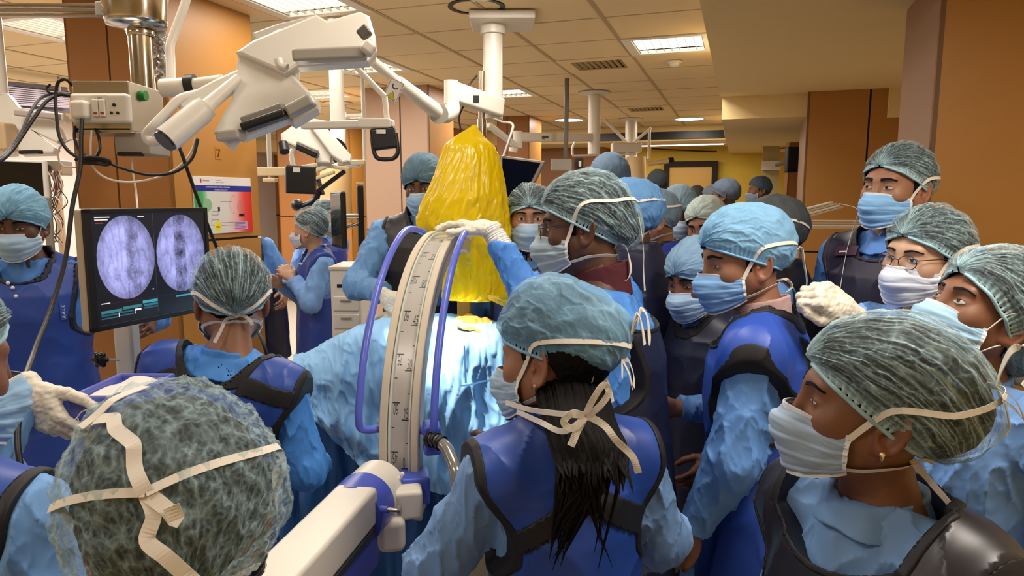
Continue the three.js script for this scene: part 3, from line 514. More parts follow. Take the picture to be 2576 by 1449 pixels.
  // ----- mask -----
  if (S.mask) {
    const m = maskGeo(head, S.mask, seed, [48, 40, 24, 14][near]);
    const mk = mesh('mask', hp(m.geo), cloth(C(S.mask.color ?? 0x9fc3dd).multiply(new THREE.Color(0.86, 0.92, 1.04)).getHex(), 0.8), root); mesh('binding', hp(m.bind), MASKWHITE, mk);
    const straps = [];
    for (const q of [-1, 1]) {
      const c0 = m.corner(q, 0.04), c1 = m.corner(q, 0.96), o = cap ? cap.ctr : [0, 0, 0], sub = c => [c.x - o[0], c.y - o[1], c.z - o[2]];
      if ((S.mask.tie ?? 'tie') === 'tie') {
        const kn = S.mask.knot ?? [0, 0.035, -0.12], kl = S.mask.low ?? [0, -0.075, -0.1];
        straps.push(onHead([sub(c0), [q * 0.086, 0.012 + (S.mask.over ?? 0.03), 0.005], [q * 0.075, 0.01 + (S.mask.over ?? 0.03), -0.07], kn], 0.009, 0.003));
        straps.push(onHead([sub(c1), [q * 0.08, -0.075, 0.0], [q * 0.06, -0.085, -0.06], kl], 0.009, 0.004));
      } else {
        const ex = q * 0.088; const loop = [c0, V(ex, 0.012, 0.022), V(ex, 0.022, -0.004), V(ex * 1.01, 0.004, -0.026), V(ex * 0.98, -0.03, -0.02), V(ex * 0.93, -0.056, 0.012), c1]; straps.push(tube(loop, 0.0015, 40, 5));
      }
    }
    if (near < 3) straps.forEach(g => mesh('strap', hp(g), TIE, root));
    if (S.mask.bow) { for (const b of S.mask.bow) { const p = surf(b.at), n = V(...b.at).normalize(), loops = []; for (const t of b.tails) { const pts = [p.clone()], nr = [n.clone()]; let q = p.clone(); for (const st of t) { q = q.clone().add(V(...st)); pts.push(q); nr.push(n.clone().add(V(0.3 * Math.sin(pts.length * 1.7), 0.2, 0.15 * Math.cos(pts.length))).normalize()); } const cv = new THREE.CatmullRomCurve3(pts, false, 'centripetal'), cp = cv.getPoints(t.length * 6), cn = cp.map((_, i) => { const f = i / (cp.length - 1) * (nr.length - 1), a = Math.floor(f); return nr[a].clone().lerp(nr[Math.min(nr.length - 1, a + 1)], f - a).normalize(); }); loops.push(ribbon(cp, cn, b.width ?? 0.01, 0.0012)); } loops.forEach(g => mesh('tie_end', hp(g), TIE, root)); (b.lie ?? []).forEach(ds => mesh('tie_end', hp(onHead(ds, b.width ?? 0.01, 0.003)), TIE, root)); } }
  }
  if (S.glasses) {
    const parts = []; for (const q of [-1, 1]) { const t = new THREE.TorusGeometry(0.021, 0.0012, 8, 36); t.scale(1.1, 0.88, 1); t.rotateY(q * 0.16); t.translate(q * 0.032, EYES - 0.004, 0.106); parts.push(t); parts.push(tube([V(q * 0.054, EYES + 0.004, 0.1), V(q * 0.078, EYES + 0.006, 0.04), V(q * 0.083, EYES + 0.002, -0.006), V(q * 0.082, -0.02, -0.02)], 0.0012, 30, 6)); }
    parts.push(tube([V(-0.01, EYES, 0.108), V(0, EYES + 0.003, 0.112), V(0.01, EYES, 0.108)], 0.0012, 10, 6)); const gm = mesh('glasses', hp(merge(parts)), std(0x2b2220, 0.35), root);
    const ln = []; for (const q of [-1, 1]) { const t = new THREE.CylinderGeometry(0.0205, 0.0205, 0.001, 28); t.rotateX(Math.PI / 2); t.scale(1.1, 0.88, 1); t.rotateY(q * 0.16); t.translate(q * 0.032, EYES - 0.004, 0.106); ln.push(t); } mesh('lens', hp(merge(ln)), new THREE.MeshPhysicalMaterial({ color: 0xffffff, roughness: 0.02, transmission: 1, thickness: 0 }), gm);
  }
  if (S.earring) for (const q of [-1, 1]) mesh('earring', hp(merge([new THREE.SphereGeometry(0.0042, 12, 10).translate(q * 0.0895, -0.043, -0.004), new THREE.TorusGeometry(0.006, 0.0011, 6, 18).translate(q * 0.0895, -0.046, -0.004)])), std(0xf2dfae, 0.25, { metalness: 0.7 }), root);
  // ----- gown -----
  const gcc = C(S.gown ?? 0x7fb0e0); gcc.r *= 0.76; gcc.g *= 0.83; gcc.b = Math.min(1, gcc.b * 0.98); const gc = gcc.getHex(), gk = S.gownFold ?? 1;
  const fold = (x, y, z) => { const a = noise(x * 6.5 + seed, y * 2.4, z * 6.5), b = noise(x * 13, y * 6.5 + seed, z * 13), c = noise(x * 3 - seed, y * 3, z * 3); const e = near < 2 ? noise(x * 24, y * 14 - seed, z * 24) : 0; return gk * (-0.010 * (ridge(a) - 0.35) - 0.007 * (ridge(b) - 0.35) - 0.002 * (ridge(e) - 0.3) + 0.005 * c) + 0.006; };
  if (S.gown !== null) {
    const neckLow = (S.neck ?? 0.535) * s;
    const gf = (x, y, z) => {
      unbend(x, y, z); const l1 = L[1], l0 = L[0], l2 = L[2]; let d = torso(0.012, -0.66); const ar = armD(x, y, z, S.sleeve ?? 0.027, 0.02); d = smin(d, ar, 0.05); d += fold(x, y, z);
      d = smax(d, l1 - neckLow - 0.35 * l2, 0.008);
      const nh = Math.hypot(l0, l2 + 0.015) - (S.neckR ?? 0.066) * (s + 0.05); if (l1 > 0.47 * s) d = smax(d, -nh, 0.01);
      for (const k of ['L', 'R']) { const A = arms[k], ux = A.wr[0] - A.el[0], uy = A.wr[1] - A.el[1], uz = A.wr[2] - A.el[2], l = Math.hypot(ux, uy, uz), t = ((x - A.wr[0]) * ux + (y - A.wr[1]) * uy + (z - A.wr[2]) * uz) / l; if (t > -0.06 && Math.hypot(x - A.wr[0], y - A.wr[1], z - A.wr[2]) < 0.12) d = Math.max(d, t + (A.cuff ? 0.042 : 0.015)); }
      return d;
    };
    const rx = 0.3; let lo = [-0.34, 0.24 * s, -0.34], hi = [0.34, hip + 0.62 * s, 0.36]; for (const k of ['L', 'R']) for (const j of [arms[k].el, arms[k].wr, arms[k].sh]) for (let q = 0; q < 3; q++) { lo[q] = Math.min(lo[q], j[q] - 0.1); hi[q] = Math.max(hi[q], j[q] + 0.1); } hi[1] = Math.max(hip + 0.6 * s, ...['L', 'R'].map(k => Math.max(arms[k].el[1], arms[k].wr[1]) + 0.1));
    if (S.low) lo[1] = Math.max(lo[1], 0.24 * s);
    const gw = mesh('gown', nets(gf, lo, hi, cell.gown), cloth(gc, 0.62, { sheen: 0.25 }), root);
    if (near < 2 && !S.shirt && S.collar !== false) mesh('collar', nets((x, y, z) => { unbend(x, y, z); const nh = Math.hypot(L[0], (L[2] + 0.012) * 0.92), top = 0.545 * s - 0.2 * (L[2] + 0.02); return smax(Math.abs(nh - 0.07 * s - 0.5 * Math.max(0, 0.535 * s - L[1])) - 0.006, Math.max(L[1] - top, 0.47 * s - L[1]), 0.006) + 0.003 * noise(x * 18, y * 18, z * 18); }, [-0.2 + neckTop[0], hip + 0.4 * s, -0.2 + neckTop[2]], [0.2 + neckTop[0], hip + 0.66 * s, 0.2 + neckTop[2]], 0.0055), cloth(gc, 0.62, { sheen: 0.25 }), root);
    if (S.shirt) mesh('shirt_collar', nets((x, y, z) => { unbend(x, y, z); const nh = Math.hypot(L[0], (L[2] + 0.018) * 0.95), top = 0.575 * s - 0.16 * (L[2] + 0.02); return smax(Math.abs(nh - 0.068 * s - 0.06 * Math.max(0, 0.57 * s - L[1])) - 0.006, Math.max(L[1] - top, 0.49 * s - L[1]), 0.006) + 0.001 * noise(x * 30, y * 30, z * 30); }, [-0.2 + neckTop[0], hip + 0.4 * s, -0.2 + neckTop[2]], [0.2 + neckTop[0], hip + 0.66 * s, 0.2 + neckTop[2]], 0.0055), S.shirt, root);
  }
  // ----- lead apron -----
  if (S.vest) {
    const v = S.vest, bot = v.bottom ?? -0.42, wT = (v.top ?? 0.19) * ws, wM = (v.mid ?? 0.15) * ws, wL = (v.lowW ?? 0.3) * ws, o = v.off ?? 0.03;
    const wd = y => y > 0.3 * s ? mix(wM, wT, sstep(0.3 * s, 0.46 * s, y)) : mix(wM, wL, sstep(0.27 * s, 0.1 * s, y));
    const flap = (v.top ?? 0.19) > 0.2, fl = ['L', 'R'].map(k => { const A = arms[k]; return [A.sh, [0, 1, 2].map(q => mix(A.sh[q], A.el[q], 0.32)), 0.049 * s * fat + o, 0.05 * s * fat + o]; });
    const base = (x, y, z, e) => { unbend(x, y, z); let d = torso(o + e, bot); if (flap) for (const q of fl) d = smin(d, cone(x, y, z, q[0], q[1], q[2] + e, q[3] + e), 0.05); return d + 0.004 * noise(x * 5 + seed, y * 4, z * 5) - 0.004 * (v.fold ?? 1) * (ridge(noise(x * 7, y * 5 + seed, z * 7)) - 0.3); };
    const nr0 = (v.neckR ?? 0.085) * (s + 0.04), nz = v.neckZ ?? 0.01;
    const neck = () => nr0 + (L[2] > 0 ? 0.0 : -0.01) - Math.hypot(L[0], (L[2] - nz) * 0.9) - 1.2 * Math.max(0, 0.46 * s - L[1]);
    const cut = () => Math.max(Math.abs(L[0]) - wd(L[1]), neck());
    const lo = [-0.36, hip + bot * s - 0.02, -0.4], hi = [0.36, hip + 0.62 * s, 0.42]; lo[2] = Math.min(lo[2], neckTop[2] - 0.24); hi[2] = Math.max(hi[2], neckTop[2] + 0.26); lo[0] = Math.min(lo[0], neckTop[0] - 0.3); hi[0] = Math.max(hi[0], neckTop[0] + 0.3);
    const vm = mesh('lead_apron', nets((x, y, z) => { const d = base(x, y, z, 0); return smax(d, cut(), 0.012); }, lo, hi, cell.vest), phys(v.color, v.rough ?? 0.42), root);
    if (near < 3) {
      const bw = v.bindW ?? 0.008;
      const bindMat = std(v.bind ?? 0x121216, 0.6); const blo = [lo[0], hip - 0.1 * s, lo[2]];
      mesh('binding', nets((x, y, z) => { const d = base(x, y, z, 0.003); return smax(d, Math.abs(cut() + bw - 0.004) - bw, 0.003); }, near < 2 ? [lo[0], hip - 0.05, lo[2]] : blo, hi, cell.vest * 0.62), bindMat, vm);
      (v.straps ?? []).forEach(([x1, y1, x2, y2, sw, sideZ]) => {
        const dx = (x2 - x1) * ws, dy = (y2 - y1) * s, ll = Math.hypot(dx, dy);
        mesh('strap', nets((x, y, z) => { const d = base(x, y, z, 0.0045); const px = L[0] - x1 * ws, py = L[1] - y1 * s, t = (px * dx + py * dy) / ll, n = Math.abs(px * dy - py * dx) / ll; return Math.max(d, n - sw, -t, t - ll, sideZ * -L[2], cut() + 0.004); }, [lo[0], hip - 0.1, lo[2]], hi, cell.vest * 0.9), bindMat, vm);
      });
    }
  }
  return PEOPLE[S.id] = { root, Mh, hp, surf, onHead, Hc, s, bend, arms, unbend, torso, L, hip, ws, yaw };
}

// ---------- the people, from the nearest to the farthest ----------
const BLUE = 0x2349a2, NAVY = 0x20243c, CHAR = 0x2a2a31, ROYAL = 0x2b3fa0, TIECAP = 0x8fc0e2, GREYCAP = 0x7d97ab;
const down = { L: { hand: [0.2, 0.02, 0.1], pole: [0.5, 0, -1] }, R: { hand: [0.2, 0.02, 0.1], pole: [0.5, 0, -1] } };
const tail = (...s) => s;
person({ id: 'A', label: 'woman from behind in huge crinkled bouffant cap, white mask ties crossing at the back', fem: true, px: [458, 1305], depth: 0.76, yaw: 195, lean: 12, head: [198, 22, -9], hs: 1.02, skin: 'brown', face: false,
  cap: { kind: 'crepe', puff: 0.03, amp: 0.0045, lump: 0.004, pleats: 16, reach: 108, res: 250, bulge: [[0, -0.25, -1, 0.03, 0.25], [-0.9, -0.1, -0.2, 0.012, 0.2]], front: [0, 0.06, 0.085], back: [0, -0.085, -0.09] },
  mask: { knot: [0.0, 0.035, -0.13], low: [0, -0.1, -0.12], over: 0.032, bow: [{ at: [0.0, 0.035, -0.13], width: 0.014, lie: [[[0, 0.035, -0.13], [0.006, 0.055, -0.125], [0.004, 0.07, -0.115], [0.018, 0.088, -0.105], [0.02, 0.1, -0.095], [0.036, 0.103, -0.09]], [[0.046, 0.1, -0.088], [0.026, 0.108, -0.08], [0.0, 0.118, -0.06]]], tails: [[[-0.004, -0.022, -0.004], [0.008, -0.02, -0.002], [-0.012, -0.018, 0.0], [-0.012, -0.02, 0.006], [-0.01, -0.016, 0.004]], [[-0.016, -0.02, -0.004], [-0.006, -0.012, 0.0], [0.002, 0.014, -0.004]]] }] },
  vest: { color: BLUE }, arms: down });
person({ id: 'E', label: 'person in blue lead apron, only a black-edged shoulder visible at the lower left corner', px: [-185, 925], depth: 0.95, yaw: 180, head: [150, 10, 0], skin: 'brown', cap: { kind: 'net' }, face: false, mask: { tie: 'loop' }, vest: { color: BLUE, top: 0.2 }, arms: down, wide: 1.1 });
person({ id: 'I', label: 'woman in profile with grey bouffant cap, pearl earring, pale mask and charcoal lead apron', fem: true, px: [2188, 1022], depth: 1.0, yaw: -70, lean: -5, head: [-106, -5, 0], skin: 'brown', hs: 1.0, earring: true, lid: 0.6, look: [0, -1],
  cap: { puff: 0.018, amp: 0.0035, pleats: 16, res: 230, bulge: [[0, -0.02, -1, 0.04, 0.16], [0, 0.8, -0.4, 0.006, 0.2]], front: [0, 0.056, 0.09], back: [0, -0.075, -0.105], reach: 92 }, mask: { color: 0xa9bccb, knot: [0, 0.06, -0.15], low: [0, -0.08, -0.12], over: 0.02, bow: [{ at: [0.045, 0.075, -0.13], width: 0.01, tails: [[[0.006, 0.03, 0.0], [0.01, 0.03, -0.006], [0.004, 0.006, -0.02], [0.0, -0.03, -0.004], [-0.004, -0.026, 0.006]], [[0.002, -0.02, -0.012], [0.01, -0.03, -0.008], [0.002, -0.014, 0.002]], [[0.012, -0.012, -0.02], [0.008, -0.024, -0.012], [-0.004, 0.012, 0.012], [-0.008, 0.008, 0.012]]] }, { at: [0.05, -0.08, -0.08], width: 0.011, tails: [[[0.02, -0.02, -0.02], [0.022, -0.03, -0.03], [0.02, -0.05, -0.02], [-0.006, -0.05, -0.004], [0.004, -0.05, 0.0], [0.008, -0.03, 0.0]]] }] },
  gown: 0x86b0dc, vest: { color: CHAR, bind: 0x14161f, top: 0.285, mid: 0.16, off: 0.038, rough: 0.36, neckR: 0.15, neckZ: 0.03, fold: 1.6, straps: [[0.205, 0.30, 0.04, 0.2, 0.022, 1]] }, arms: down, neckR: 0.075 });
person({ id: 'F', label: 'woman from behind in blue tie cap, long dark hair over her blue lead apron', fem: true, px: [1384, 903], depth: 1.34, yaw: 197, lean: 3, wide: 1.02, head: [244, 8, 6], skin: 'mid', earring: true, hairPuff: 0.02, face: false,
  cap: { kind: 'film', color: 0x86b9dc, hemColor: 0x86b9dc, puff: 0.014, amp: 0.0035, pleats: 5, res: 170, bulge: [[0, 0.3, -1, 0.034, 0.16], [0, 0.9, 0.1, 0.03, 0.25]], front: [0, 0.05, 0.085], back: [0, -0.025, -0.11], reach: 90 },
  mask: { color: 0xaec6d6, knot: [0, 0.005, -0.16], low: [0, -0.09, -0.11], over: 0.012, bow: [{ at: [0.0, 0.03, -0.16], width: 0.011, tails: [[[-0.01, 0.02, -0.01], [-0.012, 0.024, -0.008], [-0.016, -0.012, -0.004], [-0.008, -0.04, 0.0], [0.004, -0.02, 0.0]], [[0.004, 0.022, -0.008], [-0.006, 0.014, -0.008], [-0.008, -0.03, -0.004], [-0.006, -0.03, 0]]] }, { at: [0.0, -0.02, -0.15], width: 0.01, tails: [[[0.02, -0.012, -0.006], [0.018, -0.02, -0.004]], [[-0.006, -0.03, -0.01], [0.004, -0.03, -0.006]], [[-0.018, -0.004, -0.006], [-0.004, -0.03, -0.008], [0.02, -0.02, -0.004]]] }, { at: [0.0, -0.09, -0.12], width: 0.014, tails: [[[0.01, -0.014, -0.016], [0.016, -0.02, -0.006], [0.012, -0.03, 0]], [[-0.02, -0.002, -0.018], [-0.02, -0.026, -0.008], [-0.01, -0.03, 0.0]], [[0.016, 0.006, -0.02], [0.026, -0.006, -0.002]]] }] },
  gown: 0x86acd2, vest: { color: BLUE, top: 0.232, mid: 0.155, straps: [[-0.2, 0.3, 0.02, 0.43, 0.026, -1], [0.17, 0.3, -0.02, 0.43, 0.02, -1]] }, arms: { L: { hand: [0.27, 0.0, 0.22], pole: [1, -0.2, -0.5] }, R: { hand: [0.2, 0.02, 0.2], pole: [1, -0.3, -0.6] } } });
person({ id: 'L', label: 'woman gazing up, large dark-filled bouffant cap and pale mask, at the right edge', fem: true, px: [2468, 790], depth: 1.4, yaw: -60, head: [-84, -22, -4], skin: 'brown', look: [-0.3, 0.4],
  cap: { puff: 0.02, amp: 0.005, pleats: 15, res: 190, bulge: [[0, -0.35, -1, 0.085, 0.22], [0, 0.7, -0.7, 0.02, 0.25]], front: [0, 0.058, 0.088], back: [0, -0.1, -0.105], reach: 92 }, mask: { color: 0xa6cbe0, tie: 'loop' }, gown: 0x7eaadb, vest: null, arms: down });
person({ id: 'D', label: 'person cut by the left edge, pale cap, gloved hand gripping the blue tray', px: [-165, 842], depth: 1.42, yaw: 84, lean: 24, head: [78, 8, 0], skin: 'fair', hair: 'grey', cap: { puff: 0.012 , color: 0xb9d6e2}, mask: { color: 0xdfe3e6 }, vest: { color: BLUE }, gown: 0x82b4e0,
  arms: { R: { at: [72, 975, 1.42], glove: true, world: true, dir: [0.55, -0.85, 0.1], palm: [0.35, -0.1, -0.95], pose: { curl: [32, 36, 40, 44], thumb: [50, 20] }, pole: [0.4, -1, -0.2] }, L: { hand: [0.15, 0.1, 0.3] } } });
person({ id: 'C', label: 'woman from behind in shiny grey bouffant cap, facing the x-ray monitor', fem: true, px: [582, 758], depth: 1.84, yaw: 176, lean: 2, side: 9, head: [208, 12, 2], skin: 'mid', face: false, 
  cap: { kind: 'net', puff: 0.018, amp: 0.0045, lump: 0.002, pleats: 18, res: 170, bulge: [[0, -0.02, -1, 0.02, 0.18]], front: [0, 0.06, 0.086], back: [0, -0.045, -0.105], reach: 95 }, mask: { color: 0xb9c8d0, knot: [0, -0.06, -0.12], low: [0, -0.1, -0.1], over: 0.0, bow: [{ at: [0.0, -0.085, -0.1], width: 0.009, tails: [[[0.02, -0.004, -0.008], [0.016, -0.03, -0.004], [0.016, -0.03, 0.0]], [[-0.016, 0.004, -0.01], [-0.02, -0.014, -0.004], [-0.006, -0.014, 0.002]]] }] },
  gown: 0x4f9ae0, neck: 0.56, vest: { color: BLUE, top: 0.255, mid: 0.2, lowW: 0.24, neckR: 0.15, straps: [[-0.25, 0.44, -0.09, 0.47, 0.024, -1], [0.25, 0.38, 0.09, 0.47, 0.024, -1]] }, wide: 1.06, arms: { L: { hand: [0.18, 0.1, 0.25] }, R: { hand: [0.18, 0.1, 0.25] } } });
person({ id: 'G', label: 'man with glasses and grey bouffant cap resting gloved hand on the curved arm', px: [1464, 572], depth: 1.8, yaw: -108, lean: 6, head: [-97, 6, 2], skin: 'deep', glasses: true, hs: 1.04, shirt: std(0x551a24, 0.8),
  cap: { puff: 0.012, amp: 0.004, lump: 0.002, pleats: 14, res: 170, bulge: [[0, -0.35, -1, 0.036, 0.12], [0, 0.9, 0.2, 0.006, 0.3]], front: [0, 0.058, 0.088], back: [0, -0.06, -0.1], reach: 91 },
  mask: { color: 0xaebfc6, knot: [0, 0.05, -0.13], low: [0, -0.1, -0.11], over: 0.04, bow: [{ at: [0.03, 0.02, -0.16], width: 0.011, tails: [[[0.0, -0.05, -0.004], [0.0, -0.05, 0.0], [0.0, -0.05, 0.004], [-0.004, -0.04, 0.0]]] }, { at: [0.03, -0.085, -0.1], width: 0.011, tails: [[[0.01, 0.016, -0.012], [0.0, -0.016, -0.016], [0.004, -0.03, -0.006], [0.004, -0.03, 0.0], [0.006, -0.02, 0.012], [0.004, -0.006, 0.03]]] }] },
  gown: 0x5aa0ea, gownFold: 1.2, vest: { color: NAVY, top: 0.15, mid: 0.13, off: 0.026, neckR: 0.23, straps: [] }, wide: 1.06,
  arms: { R: { at: [1236, 578, 2.2], glove: true, cuff: true, world: true, dir: [-0.86, 0.16, -0.3], palm: [0.1, -1, 0.15], pose: { curl: [14, 12, 12, 14], spread: 3, thumb: [28, 10] }, pole: [0.2, -1, 0.2], len: 1.06 }, L: { hand: [0.16, 0.1, 0.28] } } });
person({ id: 'H', label: 'man in light blue tie cap, plaid collar and blue mask, black strap on back', px: [1866, 655], depth: 1.78, yaw: -116, lean: 4, head: [-82, 10, 0], skin: 'mid', lid: 0.75, hs: 1.03, beard: 0.35, shirt: std(0xc9a8a4, 0.85, { map: dataTex(64, 64, (u, v) => { const s = (Math.abs((u * 4) % 1 - 0.5) < 0.12 || Math.abs((v * 4) % 1 - 0.5) < 0.12) ? 0.6 : 1; return [s, s, s]; }) }),
  cap: { kind: 'tie', color: 0x7fb4dc, puff: 0.012, amp: 0.004, pleats: 7, res: 170, bulge: [[0, 0.5, -0.9, 0.008, 0.25], [0, 0.9, 0.6, 0.006, 0.25]], front: [0, 0.05, 0.087], back: [0, -0.045, -0.105], reach: 93 },
  mask: { color: 0x86b3dc, knot: [0, 0.0, -0.13], low: [0, -0.1, -0.11], over: 0.02, bow: [{ at: [0.03, 0.0, -0.13], width: 0.01, tails: [[[0.0, 0.006, -0.016], [0.004, -0.04, 0.0], [0.004, -0.05, 0.0], [-0.004, -0.04, 0.01]]] }, { at: [0.03, -0.1, -0.1], width: 0.009, tails: [[[0.01, 0.0, -0.02], [0.006, -0.02, -0.01], [0.0, -0.012, 0.02]]] }] },
  gown: 0x74a9e2, vest: { color: 0x2c52b8, top: 0.27, mid: 0.15, neckR: 0.125, straps: [[0.15, 0.3, 0.05, 0.47, 0.02, -1]] }, wide: 1.04, arms: { L: { hand: [0.22, -0.06, 0.16], pole: [0.6, 0, -1] }, R: { hand: [0.1, 0.2, 0.27] } } });
person({ id: 'K', label: 'woman with round glasses, white mask, cream glove and grey bouffant cap', fem: true, px: [2322, 648], depth: 1.82, yaw: -60, head: [-66, 3, -4], skin: 'fair', glasses: true, earring: true, look: [-0.3, 0],
  cap: { puff: 0.014, amp: 0.005, pleats: 15, res: 140, bulge: [[0, 0.1, -1, 0.02, 0.2]], front: [0, 0.062, 0.084], back: [0, -0.06, -0.1] }, mask: { color: 0xdcdfe6, tie: 'tie', over: 0.02 }, gown: 0x7aa8e0, vest: null,
  arms: { R: { at: [2140, 790, 1.6], glove: true, world: true, dir: [-0.75, 0.5, 0.1], palm: [-0.2, -0.5, -0.8], pose: { curl: [62, 66, 68, 70], thumb: [40, 50] } }, L: { hand: [0.12, 0.3, 0.3] } } });
person({ id: 'J', label: 'tall bearded man in grey bouffant cap and navy lead apron before the orange pillar', px: [2252, 472], depth: 2.18, yaw: -56, head: [-62, 2, -3], skin: 'mid', beard: 0.85, look: [-0.5, 0], hs: 1.03,
  cap: { puff: 0.01, amp: 0.004, pleats: 15, res: 140, bulge: [[0, 0.1, -1, 0.012, 0.3]], front: [0, 0.064, 0.083], back: [0, -0.052, -0.1] }, mask: { color: 0x8fc0e8, tie: 'tie', over: 0.01, bow: [{ at: [-0.09, -0.03, 0.07], width: 0.008, tails: [[[0.0, -0.05, 0.01], [-0.01, -0.07, 0.01], [0.0, -0.07, 0.02], [0.012, -0.09, 0.03], [0.012, -0.09, 0.02]]] }] }, gown: 0x5f95d8, vest: { color: 0x23233a, top: 0.19, mid: 0.15, neckR: 0.1, bind: 0x2a1826 }, arms: down });
person({ id: 'V', label: 'person in soft blue cap tucked in front of the man with plaid collar', px: [1752, 702], depth: 2.25, yaw: -60, head: [-55, 14, 0], skin: 'brown', lid: 0.6,
  cap: { kind: 'tie', color: 0x84aacb, puff: 0.014, amp: 0.004, res: 90, front: [0, 0.04, 0.09], bulge: [] }, mask: { color: 0xb4d2e6 }, gown: 0x6aa0de, vest: { color: NAVY }, arms: down });
person({ id: 'BB', label: 'person with dark cap mostly hidden behind the plaid-collared man, black lead apron', px: [1938, 588], depth: 2.45, yaw: -120, head: [-118, 4, 0], skin: 'brown', face: false, cap: { kind: 'tie', color: 0x4a4f52, puff: 0.01, res: 70 }, mask: { color: 0xa8c0d0, knot: [0, 0.0, -0.12] }, gown: 0x6c98cc, vest: { color: 0x17181d, top: 0.19 }, arms: down });
person({ id: 'R', label: 'person in bright blue tie cap directly behind the man with glasses', px: [1576, 548], depth: 2.5, yaw: -130, head: [-125, 6, 0], skin: 'deep', face: false, cap: { kind: 'tie', color: 0x6ba3dd, puff: 0.014, amp: 0.005, res: 110, bulge: [[0, 0.3, -1, 0.01, 0.2]] }, mask: { color: 0xb8cbd4, knot: [0, 0.04, -0.13] }, gown: 0x5f97e0, vest: { color: NAVY }, arms: down });
person({ id: 'S', label: 'person in grey cap with bare ear and loose white mask ties under chin', px: [1640, 552], depth: 2.95, yaw: -95, head: [-88, 8, 0], skin: 'mid', cap: { kind: 'tie', color: GREYCAP, puff: 0.004, res: 70 }, mask: { color: 0x9fc3dd, knot: [0, 0.03, -0.12] }, gown: 0x77a8dd, vest: { color: ROYAL }, arms: down });
person({ id: 'B', label: 'man in crumpled blue tie cap looking down, left of the x-ray monitor', px: [46, 566], depth: 2.6, yaw: 24, lean: 2, head: [18, 10, 0], skin: 'deep', lid: 0.5, 
  cap: { kind: 'tie', color: 0x82b8da, puff: 0.014, amp: 0.005, res: 120, bulge: [[0, 1, 0.2, 0.012, 0.3]], front: [0, 0.04, 0.09] }, mask: { color: 0xb2cddd, tie: 'loop' }, gown: 0x5b9be4, vest: { color: 0x2a4aa2, top: 0.17, neckR: 0.1, bind: 0x151a35 }, wide: 1.1,
  arms: { L: { at: [375, 810, 2.6], pole: [0.8, -0.6, -0.4], len: 1.1, pose: { curl: [40, 40, 40, 40] } }, R: { hand: [0.1, 0.1, 0.28] } } });
person({ id: 'M', label: 'man facing us beside the yellow bag, slate cap, charcoal lead apron, crossed gloves', px: [1066, 470], depth: 3.2, yaw: -6, head: [-10, 10, 3], skin: 'deep', lid: 0.4, 
  cap: { kind: 'tie', color: 0x5f8096, puff: 0.014, amp: 0.004, res: 110, bulge: [[0, 1, -0.1, 0.016, 0.3]], front: [0, 0.04, 0.09] }, mask: { color: 0x9dbfdb }, gown: 0x6d9fcc, vest: { color: 0x26262c, top: 0.17, mid: 0.15, neckR: 0.085 }, wide: 1.12,
  arms: { R: { at: [968, 742, 2.86], glove: true, world: true, dir: [0.7, -0.6, 0.3], palm: [0, -0.4, -1], pose: { curl: [30, 32, 34, 36] }, pole: [1, -0.5, -0.4] }, L: { at: [1010, 800, 2.86], glove: true, world: true, dir: [-0.85, -0.45, 0.1], palm: [0, -0.5, -1], pose: { curl: [30, 34, 36, 40] } } } });
person({ id: 'Q', label: 'woman facing us between the yellow bag and the man with glasses', fem: true, px: [1334, 548], depth: 2.75, yaw: -6, head: [-4, 4, 0], skin: 'mid', look: [0.2, -0.2], cap: { puff: 0.012, amp: 0.005, res: 80, front: [0, 0.05, 0.09] }, mask: { color: 0xa8bfcc }, gown: 0x6b9bd2, vest: { color: 0x2a3a86, top: 0.19 }, arms: down, wide: 1.05 });
person({ id: 'U', label: 'man in white crumpled cap bending his head beside the slate-capped masked man', px: [1776, 566], depth: 3.3, yaw: -40, head: [-40, 18, 6], skin: 'mid', cap: { kind: 'tie', color: 0xb9c9c4, puff: 0.012, res: 60 }, gown: 0x6b9bd2, vest: { color: NAVY }, arms: down });
person({ id: 'T', label: 'masked man facing us in tall slate cap above the blue-capped heads', px: [1708, 545], depth: 3.5, yaw: -8, head: [-10, 4, 0], skin: 'deep', cap: { kind: 'tie', color: 0x7c97aa, puff: 0.018, res: 64, bulge: [[0, 1, -0.3, 0.02, 0.3]], front: [0, 0.04, 0.09] }, mask: { color: 0xaebfd0 }, gown: 0x6b9bd2, vest: { color: NAVY }, arms: down });
person({ id: 'P', label: 'person leaning behind the near pillar, head hidden, navy lead apron over blue gown', px: [596, 560], depth: 4.9, yaw: 10, lean: -2, side: 13, head: [10, 0, 0], skin: 'mid', cap: { kind: 'net', res: 40 }, mask: { color: 0xa8bfcc }, gown: 0x6fa6e6, vest: { color: NAVY, top: 0.17 }, arms: { L: { hand: [0.25, 0.05, 0.2] }, R: { hand: [0.2, 0.1, 0.2] } }, cell: { gown: 0.016, vest: 0.014 } });
person({ id: 'N', label: 'small far woman in profile, grey bouffant cap, white mask, blue lead apron', fem: true, px: [780, 577], depth: 4.3, yaw: -62, head: [-95, 2, 0], skin: 'fair', cap: { puff: 0.016, amp: 0.004, res: 72, bulge: [[0, -0.1, -1, 0.025, 0.2]] }, mask: { color: 0xd6dcea, knot: [0, 0.02, -0.13], over: 0.02 }, gown: 0x86b3e6, vest: { color: 0x28469c, top: 0.22, straps: [[0.2, 0.3, 0.05, 0.44, 0.02, -1], [0.2, 0.0, -0.2, 0.12, 0.035, -1]] }, arms: { L: { at: [732, 700, 4.2], pose: { curl: [40, 40, 40, 40] }, pole: [1, -0.8, -0.6] }, R: { hand: [0.08, 0.3, 0.25], pose: { curl: [30, 30, 30, 30] } } } });
